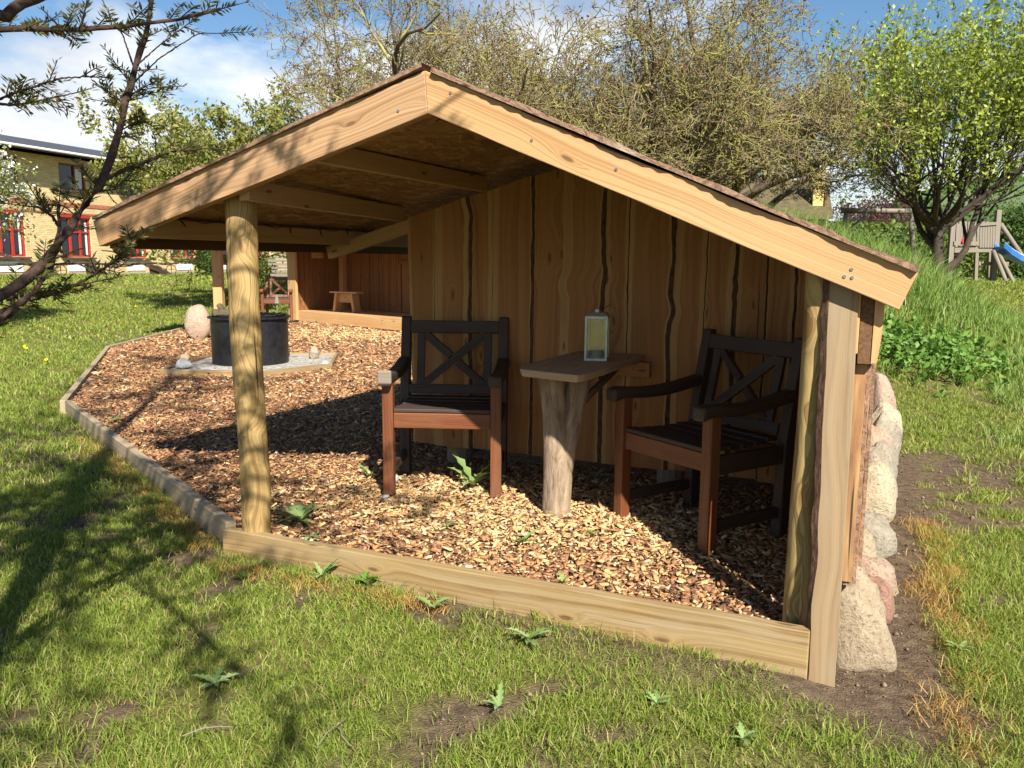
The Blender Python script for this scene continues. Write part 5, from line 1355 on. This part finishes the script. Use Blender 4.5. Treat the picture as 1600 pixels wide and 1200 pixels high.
mb.build('slat_panel', MAT['grey_wood'], tw); mb = MB()
for k in range(8):
    p0, p1 = rel(1494+k*7.0, 384, 1.1), rel(1494+k*7.0, 346, 1.1); mb.beam(p0, p1, .025, .09, (1, 0, 0))
mb.build('slat_panel', MAT['grey_wood'], tw)
mb = MB(); mb.beam(rel(1490, 380, -.07), rel(1528, 380, -.07), .05, .10); mb.beam(rel(1530, 351, -.1), rel(1558, 349, -.1), .04, .07); mb.build('rail', MAT['grey_wood'], tw)
for k in range(2):
    mb = MB(); c = rel(1505+8*k, 376, -.12); mb.box(c, (.07, .03, .14)); mb.build('play_panel', MAT['red_plastic'], tw, bevel=.02)
mb = MB(); mb.beam(rel(1528, 412, .1), rel(1575, 412, .1), .08, .09); mb.build('rail', MAT['grey_wood'], tw)
# ladder and leaning pole
mb = MB(); pole(mb, rel(1563, 350, .2), rel(1605, 412, .2), .06); mb.build('leaning_pole', MAT['grey_wood'], tw, smooth=True)
mb = MB()
pole(mb, rel(1558, 392, -.3), rel(1585, 444, -.9), .05); pole(mb, rel(1552, 392, -.6), rel(1572, 440, -1.2), .05); mb.build('ladder_pole', MAT['grey_wood'], tw, smooth=True)
# slide
sl = thing('slide', px_point(1560, 385, YT-.2), 'curved bright blue plastic slide leaving the play tower', 'slide')
base = px_point(1560, 385, YT-.2)
mb = MB(); prof = []; n = 14
cl = [px_point(1561, 386, YT-.3), px_point(1572, 396, YT-.4), px_point(1586, 405, YT-.5), px_point(1606, 413, YT-.6), px_point(1640, 424, YT-.7), px_point(1665, 430, YT-.8)]
sec = [(-.25, .13), (-.22, .13), (-.20, 0), (.20, 0), (.22, .13), (.25, .13), (.25, .10), (.24, -.03), (-.24, -.03), (-.25, .10)]
for p in cl:
    for (a, b) in sec: mb.v.append(p-base+Vector((.05*a, a, b)))
m_ = len(sec)
for i in range(len(cl)-1):
    for k in range(m_): mb.face((i*m_+k, i*m_+(k+1) % m_, (i+1)*m_+(k+1) % m_, (i+1)*m_+k), [(0, 0)]*4)
mb.face(list(range(m_)), [(0, 0)]*m_); mb.face(list(reversed(range((len(cl)-1)*m_, len(cl)*m_))), [(0, 0)]*m_)
mb.build('chute', MAT['blue_plastic'], sl, bevel=.01)
# board fence behind at far right
q = px_point(1590, 345, 32)
fn = thing('board_fence', (q.x, 32, .9), 'grey board fence above the dark hedge at the right edge', 'fence')
mb = MB()
for k in range(30): mb.box((-1.0+k*.15, 0, .95), (.12, .02, 1.9), None, 2)
mb.build('boards', MAT['grey_wood'], fn)
mb = MB(); mb.beam((-1.1, .05, 1.5), (3.5, .05, 1.5), .05, .08); mb.beam((-1.1, .05, .5), (3.5, .05, .5), .05, .08); mb.build('rail', MAT['grey_wood'], fn)

# ------------------------------------------------------------ nettles on the mound (ground cover)
rg = np.random.default_rng(31); n = 300
cx = rg.normal(3.85, .38, n); cy = rg.normal(7.75, .24, n); k = (np.abs(cx-3.85) < .8); cx, cy = cx[k], cy[k]
PV = []; PQ = []; o_ = 0
for xx, yy in zip(cx, cy):
    h = rg.uniform(.10, .28); zz = gh(xx, yy); m_ = 9
    P = np.stack([np.full(m_, xx)+rg.normal(0, .02, m_), np.full(m_, yy)+rg.normal(0, .02, m_), zz+h*rg.uniform(.4, 1, m_)], 1)
    v, qd = leaves_np(P, .065, rg, .55, .3); PV.append(v); PQ.append(qd+o_); o_ += len(v)
tag(np_mesh('nettles', np.concatenate(PV), np.concatenate(PQ), None, MAT['nettle']), 'broad leaved green nettles covering the mound foot', 'nettles', kind='stuff')

# ------------------------------------------------------------ weeds
def thistle_mesh(seed, nl, L, rise):
    rr = random.Random(seed); V = []; Q = []
    for i in range(nl):
        az = i*2.4+rr.uniform(-.3, .3); el = rise*rr.uniform(.6, 1.25); l = L*rr.uniform(.45, 1.15); seg = 9; az += rr.uniform(-.5, .5)
        prev = None
        for j in range(seg+1):
            f = j/seg; r = l*f*math.cos(el*(1-.4*f)); zz = l*(f*math.sin(el)-.35*f*f*(1 if el < 1.1 else .2))+.01
            lobes = 1.0 if j % 2 else .38
            w = l*.17*lobes*math.sin(math.pi*min(1, f*.92+.10))+.001
            c = Vector((r*math.cos(az), r*math.sin(az), max(zz, .006))); sdv = Vector((-math.sin(az), math.cos(az), 0))
            b = len(V); V += [tuple(c+sdv*w+Vector((0, 0, w*.35))), tuple(c), tuple(c-sdv*w+Vector((0, 0, w*.35)))]
            if prev is not None: Q += [(prev, prev+1, b+1, b), (prev+1, prev+2, b+2, b+1)]
            prev = b
    return V, Q
def weed(px, py, zoff, nl, L, rise, label, seed, mat='thistle', name='thistle', on='ground'):
    R = cam.matrix_world.to_3x3(); d = R @ Vector(((px-800)/1290, (600-py)/1290, -1)); zz = zoff; k = (zz-CAM_H)/d.z; p = Vector((0, 0, CAM_H))+d*k
    zz = ch(p.x, p.y)+.006 if on == 'chips' else gh(p.x, p.y); k = (zz-CAM_H)/d.z; p = Vector((0, 0, CAM_H))+d*k
    V, Q = thistle_mesh(seed, nl, L, rise); o = np_mesh(name, V, Q, None, MAT[mat], smooth=True); o.location = p
    tag(o, label, 'weed', 'small weeds in the chips and grass')
weed(740, 762, .09, 9, .20, 1.0, 'tall spiky thistle on the chips under the left armchair front', 1, on='chips')
weed(470, 818, .08, 10, .16, .8, 'grey green thistle on the chips right of the round post', 2, on='chips')
weed(484, 842, .08, 6, .06, .4, 'small flat weed in front of the thistle by the round post', 3, on='chips')
weed(577, 748, .09, 6, .10, 1.1, 'small thistle beside the front left leg of the left armchair', 4, on='chips')
weed(816, 852, .09, 7, .085, .9, 'small thistle on the sunny chips before the trunk table', 5, on='chips')
weed(926, 838, .09, 5, .045, .6, 'round leaved seedling on the chips right of the trunk table', 6, 'nettle', 'seedling', on='chips')
weed(930, 752, .09, 9, .13, 1.0, 'shaded weed at the foot of the rear wall right of the trunk', 7, on='chips')
weed(880, 915, .08, 5, .055, 1.1, 'thin thistle behind the middle of the front edging board', 8, on='chips')
weed(700, 825, .08, 6, .05, .5, 'tiny weed in the middle of the sunny chips', 9, on='chips')
weed(825, 1005, 0 , 11, .085, .8, 'flat grey green thistle rosette on the lawn before the edging board', 11)
weed(565, 915, 0, 10, .105, .8, 'leafy weed against the front edging board, its left half', 12, 'nettle', 'leafy_weed')
weed(503, 905, 0, 7, .10, 1.0, 'pale thistle against the front edging board near the round post', 13)
weed(675, 955, 0, 6, .09, .8, 'small thistle on the lawn below the knot of the edging board', 14)
weed(965, 980, 0, 5, .07, .9, 'red stemmed seedling against the right half of the edging board', 15, 'nettle', 'seedling')
weed(335, 1075, 0, 10, .075, .8, 'flat pale thistle rosette on the lawn at lower left', 16)
weed(1025, 1105, 0, 7, .05, .9, 'small dark thistle on the lawn at lower right of the rosette', 17)
weed(780, 1110, 0, 5, .06, 1.0, 'narrow thistle on the lawn near the bottom edge', 18)
weed(1160, 1160, 0, 8, .055, .8, 'flat thistle on the lawn below the shelter corner', 19)
weed(1500, 1020, 0, 7, .05, .8, 'pale weed in the grass right of the big boulder', 20)
weed(380, 905, 0, 8, .05, .5, 'green weed on the lawn at the corner of the edging boards', 21, 'nettle', 'leafy_weed')
weed(180, 662, .08, 6, .09, .9, 'small green weed on the chips near the left edging board', 22, on='chips')
# dandelions and daisies on the lawn
def flower_mesh(r):
    V = [(0, 0, .0)]; Q = []; T = []
    n = 14
    for k in range(n):
        a = 2*math.pi*k/n; V.append((r*math.cos(a), r*math.sin(a), .006 if k % 2 else -.002))
    T = [(0, 1+k, 1+(k+1) % n) for k in range(n)]
    return V, T
V_, T_ = flower_mesh(.019)
dand = None
for i, (px, py) in enumerate(((72, 563), (40, 543), (160, 498), (178, 496), (186, 498), (70, 571), (38, 540), (212, 487), (150, 470), (30, 590), (118, 585), (10, 560), (330, 455), (250, 452))):
    R = cam.matrix_world.to_3x3(); d = R @ Vector(((px-800)/1290, (600-py)/1290, -1)); p = Vector((0, 0, CAM_H))+d*((.06-CAM_H)/d.z)
    if dand is None:
        dand = np_mesh('dandelion', V_, None, T_, MAT['dandelion']); o = dand
    else:
        o = dand.copy(); COL.objects.link(o)
    o.location = (p.x, p.y, gh(p.x, p.y)+.055); o.rotation_euler = (.5, .1, i); s = 1.0+.5*RNG.random(); o.scale = (s, s, s)
    tag(o, 'yellow dandelion flower in the lawn left of the edging boards', 'dandelion', 'dandelions in the left lawn')
rg = np.random.default_rng(77); n = 420
px_ = np.concatenate([rg.normal(-5.2, .9, n//2), rg.uniform(-11, -3.6, n//2)]); py_ = np.concatenate([rg.normal(11.6, .8, n//2), rg.uniform(8, 24, n//2)])
k = ~in_poly(px_, py_, BED); px_, py_ = px_[k], py_[k]; n = len(px_)
a = np.arange(8)*2*np.pi/8; R_d = .016*rg.uniform(.8, 1.5, n)
ring = np.stack([px_[:, None]+R_d[:, None]*np.cos(a), py_[:, None]+R_d[:, None]*np.sin(a), (ground_h(px_, py_)+.06)[:, None]+R_d[:, None]*.7*np.sin(a)*-1], -1)
V = ring.reshape(-1, 3); o8 = (np.arange(n)*8)[:, None]
tag(np_mesh('daisies', V, np.concatenate([o8+np.array([0, 1, 2, 3]), o8+np.array([0, 3, 4, 7]), o8+np.array([4, 5, 6, 7])]), None, MAT['daisy']), 'tiny white daisies scattered over the far lawn', 'daisies', kind='stuff')

# dry stalks and sticks on the lawn
def stick(px, py, L, rz, label):
    R = cam.matrix_world.to_3x3(); d = R @ Vector(((px-800)/1290, (600-py)/1290, -1)); p = Vector((0, 0, CAM_H))+d*((.02-CAM_H)/d.z)
    mb = MB(); mb.tube([(-L/2, 0, .012), (-L*.1, .006, .022), (L*.2, -.004, .026), (L/2, .004, .014)], [.0016, .0017, .0015, .001], 6)
    o = mb.build('dry_stalk', MAT['grey_wood'], None, loc=(p.x, p.y, gh(p.x, p.y)+.012)); o.rotation_euler = (0, 0, rz); tag(o, label, 'dry stalk')
stick(520, 1150, .14, 1.2, 'pale dry stalk lying in the lawn at the bottom edge'); stick(325, 1150, .12, .3, 'short dry stick on bare soil at lower left'); stick(535, 1155, .10, 2.2, 'dry grass stem crossing the pale stalk')

# ------------------------------------------------------------ conifer whose branches reach into the view from the left
def conifer():
    base = Vector((-1.22, .95, gh(-1.22, .95)-.03)); rg = np.random.default_rng(5); rr = random.Random(5)
    t = thing('conifer', base, 'dark conifer at the left with bare limbs and short flat needle sprays', 'tree'); b = np.array(base)
    H_ = 8.2
    tp = np.array([(base.x+.05*math.sin(i*.8), base.y+.04*math.cos(i*.7)-.02*i*.3, base.z+H_*i/14) for i in range(15)]); tr_ = np.linspace(.068, .012, 15)
    v, q_ = tubes_np((tp-b)[None], tr_[None], 12); np_mesh('trunk', v, q_, None, MAT['conifer_bark'], t, smooth=True)
    bP = []; sprays = []
    NV = []; NQ = []
    def needles(P, D, L, side_ref, ln, dens=210, wd=.0026):
        """flat needles on both sides of a shoot"""
        n = max(6, int(L*dens))
        f = rg.uniform(.02, 1.0, n); sgn = rg.choice([-1, 1], n)
        pts = P[None]+D[None]*(L*f)[:, None]
        s = np.cross(D, side_ref); s /= np.linalg.norm(s)+1e-9
        upv = np.cross(s, D)
        dirn = D[None]*.62+s[None]*sgn[:, None]*.85+upv[None]*rg.normal(.12, .22, n)[:, None]; dirn /= np.linalg.norm(dirn, axis=1, keepdims=True)
        l = ln*(1.05-.55*np.abs(f-.45))*rg.uniform(.75, 1.2, n)
        w = np.cross(dirn, upv[None]+rg.normal(0, .3, (n, 3))); w /= np.linalg.norm(w, axis=1, keepdims=True)+1e-9; w *= wd/2
        V = np.stack([pts-w*.6, pts+dirn*(l*.5)[:, None]-w, pts+dirn*l[:, None], pts+dirn*(l*.5)[:, None]+w], 1)
        NV.append(V.reshape(-1, 3))
    def shoot(P, D, L, ln=.026, stem=.0018, dens=330, curve=0.0, wd=.0042):
        D = D/np.linalg.norm(D); bP.append((np.array([P, P+D*L*.5, P+D*L]), np.array([stem, stem*.8, stem*.4])))
        needles(P, D, L, np.array([rr.uniform(-.4, .4), rr.uniform(-.4, .4), 1.0]), ln, dens, wd)
    def limb(pxs, r0, r1, depth0, depth1, sprays_n, slen=(.05, .10), ln=.027, attach=None):
        pts = []
        m_ = len(pxs)
        for i, (x_, y_) in enumerate(pxs):
            dp_ = depth0+(depth1-depth0)*i/(m_-1); p = px_point(x_, y_, dp_); pts.append(np.array(p))
        if attach is not None:
            pts = [np.array(attach), (np.array(attach)*.45+pts[0]*.55)+np.array((0, 0, .02))]+pts
        pts = np.array(pts)
        # resample with small kinks
        seg = np.linalg.norm(np.diff(pts, axis=0), axis=1); cum = np.concatenate([[0], np.cumsum(seg)]); n = 40
        tt = np.linspace(0, cum[-1], n); Pn = np.stack([np.interp(tt, cum, pts[:, k]) for k in range(3)], 1)
        ker = np.array([.25, .5, .25])
        for _ in range(2): Pn[1:-1] = Pn[:-2]*.25+Pn[1:-1]*.5+Pn[2:]*.25
        Pn[1:-1] += rg.normal(0, .11*r0+.0002, (n-2, 3))
        R = np.linspace(r0, r1, n)*(1+.18*rg.normal(0, 1, n)*.6)
        V, Q = tubes_np((Pn-b)[None], R[None], 9); lim.append((V, Q))
        for k in range(sprays_n):
            i = rr.randrange(6 if attach is not None else 1, n-1); D0 = Pn[i+1]-Pn[i]; D0 /= np.linalg.norm(D0)
            az = rg.normal(0, 1, 3); az -= D0*az.dot(D0); az /= np.linalg.norm(az)
            shoot(Pn[i], D0*.55+az*.85+np.array((0, 0, .12)), rr.uniform(*slen), ln)
            if rr.random() < .9: needles(Pn[i], D0, .05, az, .020, 300, .004)
        D0 = Pn[-1]-Pn[-2]; shoot(Pn[-1], D0, slen[1]*.9, ln)
        return Pn
    lim = []
    T = lambda z: (base.x, base.y, z)
    limb([(-60, 500), (0, 468), (45, 430), (82, 402), (105, 365), (120, 338), (150, 298), (169, 270), (186, 205), (200, 150), (219, 82), (228, 40), (240, -25)], .0165, .0058, 1.75, 2.15, 26, attach=T(1.02))
    limb([(-40, 52), (0, 46), (60, 43), (100, 49), (150, 43), (230, 38), (300, 28), (345, 14)], .014, .003, 1.75, 2.0, 24, (.04, .075), attach=T(1.75))
    limb([(-30, 40), (0, 22), (35, 10), (70, -8)], .018, .010, 1.65, 1.75, 6, attach=T(1.7))
    limb([(165, 279), (190, 268), (215, 258), (270, 236), (332, 232)], .006, .0016, 2.05, 2.15, 12, (.035, .06))
    limb([(206, 132), (250, 90), (310, 52), (342, 52)], .0022, .0010, 2.1, 2.2, 0)
    limb([(208, 102), (190, 50), (172, 25), (160, 0)], .0024, .0010, 2.1, 2.2, 0)
    limb([(-10, 158), (50, 136), (95, 122), (140, 120)], .0035, .0014, 1.9, 2.0, 9, (.03, .055))
    limb([(-10, 162), (30, 164), (60, 158), (118, 145)], .0035, .0014, 2.0, 2.05, 8, (.03, .055))
    limb([(-60, 545), (0, 500), (45, 465), (75, 430), (84, 408), (95, 352), (92, 320)], .014, .004, 1.7, 2.0, 12, attach=T(.95))
    limb([(-20, 500), (35, 470), (90, 458), (130, 440), (165, 418), (190, 398), (214, 375)], .006, .0016, 1.85, 2.1, 16, (.035, .065))
    limb([(10, 468), (60, 458), (105, 450), (132, 444), (160, 438)], .004, .0012, 1.85, 2.0, 12, (.03, .06))
    limb([(90, 352), (82, 338), (62, 325), (48, 318)], .004, .0015, 2.0, 2.05, 4)
    limb([(-30, 520), (10, 498), (35, 475)], .010, .004, 1.8, 1.9, 6)
    for pts_, n_ in ((((216, 100), (250, 70), (290, 40)), 4), (((120, 338), (100, 322), (84, 318)), 3), (((150, 300), (180, 296), (196, 280)), 4), (((200, 150), (222, 140), (252, 136)), 4), (((195, 165), (180, 150), (168, 145)), 4), (((187, 205), (212, 190), (226, 190)), 3)):
        limb(list(pts_), .002, .001, 2.05, 2.12, n_, (.03, .06))
    # side shoots in pairs along the main limb
    for (x_, y_, dx_, dy_, L) in ((200, 150, 40, -22, .085), (196, 165, -42, -8, .075), (212, 110, 34, -2, .06), (212, 118, -40, -18, .075), (192, 190, 38, -14, .07), (190, 195, -30, -12, .05), (184, 215, 36, -4, .06), (225, 60, 30, -14, .05), (206, 128, -26, -24, .06), (178, 245, 40, 4, .06), (205, 150, 55, -8, .10), (140, 312, -48, -10, .08), (126, 330, -40, -36, .08), (130, 325, 34, -46, .08), (160, 285, 40, 20, .07), (120, 350, 40, 16, .06), (128, 43, 6, -34, .07), (100, 49, -30, -30, .06), (60, 43, 28, -18, .06), (175, 42, -8, -38, .07), (150, 44, 22, -26, .06), (200, 40, 30, -30, .07), (240, 36, -30, -26, .07), (280, 30, 30, -26, .07), (262, 34, 24, -32, .06)):
        p = np.array(px_point(x_, y_, 2.08)); p2_ = np.array(px_point(x_+dx_, y_+dy_, 2.08+rr.uniform(-.06, .06))); shoot(p, p2_-p, L*1.1, .026, dens=400)
    # the crown above the frame: whorls of drooping branches with long sprays, kept out of the view below
    for k in range(100):
        z0 = 2.1+5.6*(k/64)**.9; az = k*2.399+rr.uniform(-.3, .3)
        if k < 64 and z0 > 3.3 and k % 2: continue
        far_ = 64 <= k
        if k >= 64: z0 = 2.05+(k-64)/36*1.5; az = rad(rr.uniform(-98, -45) if k % 4 else rr.uniform(-45, 12))
        L = (1.75 if z0 < 4.6 else 1.5)*rr.uniform(.6, 1.05)*(1-.45*max(0, (z0-4.2)/4.2))
        L = L*1.45 if far_ else L
        D = np.array([math.cos(az), math.sin(az), rr.uniform(.05, .35)]); D /= np.linalg.norm(D); n = 14; P = [np.array(T(z0))]; d = D.copy()
        for i in range(n-1):
            d = d+rg.normal(0, .06, 3)+np.array((0, 0, -.015)); d /= np.linalg.norm(d); P.append(P[-1]+d*L/(n-1))
        P = np.array(P); bad = P[:, 2] < CAM_H+.30+.46*np.maximum(P[:, 1], 0)
        if bad[4:].any():
            j = 4+int(np.argmax(bad[4:])); P = P[:j]
            if len(P) < 4: continue
        R = np.linspace(.013, .003, len(P)); V, Q = tubes_np((P-b)[None], R[None], 6); lim.append((V, Q))
        for j in range(int(len(P)*(1.7 if far_ else 2.4))):
            i = rr.randrange(2, len(P)-1); D0 = P[i+1]-P[i]; D0 /= np.linalg.norm(D0); azv = rg.normal(0, 1, 3); azv[2] *= .4; azv -= D0*azv.dot(D0); azv /= np.linalg.norm(azv)
            Ls = rr.uniform(.12, .34)*(1.1-.5*i/len(P)); e = P[i]+(D0*.6+azv*.8)*Ls
            if e[2] < CAM_H+.28+.46*max(e[1], 0): continue
            shoot(P[i], D0*.6+azv*.8, Ls, .040, .0025, 170, wd=.007)
    V = []; Q = []; o = 0
    for v_, q2 in lim: V.append(v_); Q.append(q2+o); o += len(v_)
    P = np.stack([x_[0] for x_ in bP]); R = np.stack([x_[1] for x_ in bP]); v_, q2 = tubes_np(P-b, R, 4); V.append(v_); Q.append(q2+o); o += len(v_)
    np_mesh('branches', np.concatenate(V), np.concatenate(Q), None, MAT['conifer_bark'], t, smooth=True)
    NVc = np.concatenate(NV)-b; n = len(NVc)//4
    np_mesh('needles', NVc, np.arange(n*4).reshape(-1, 4), None, MAT['needle'], t)
conifer()
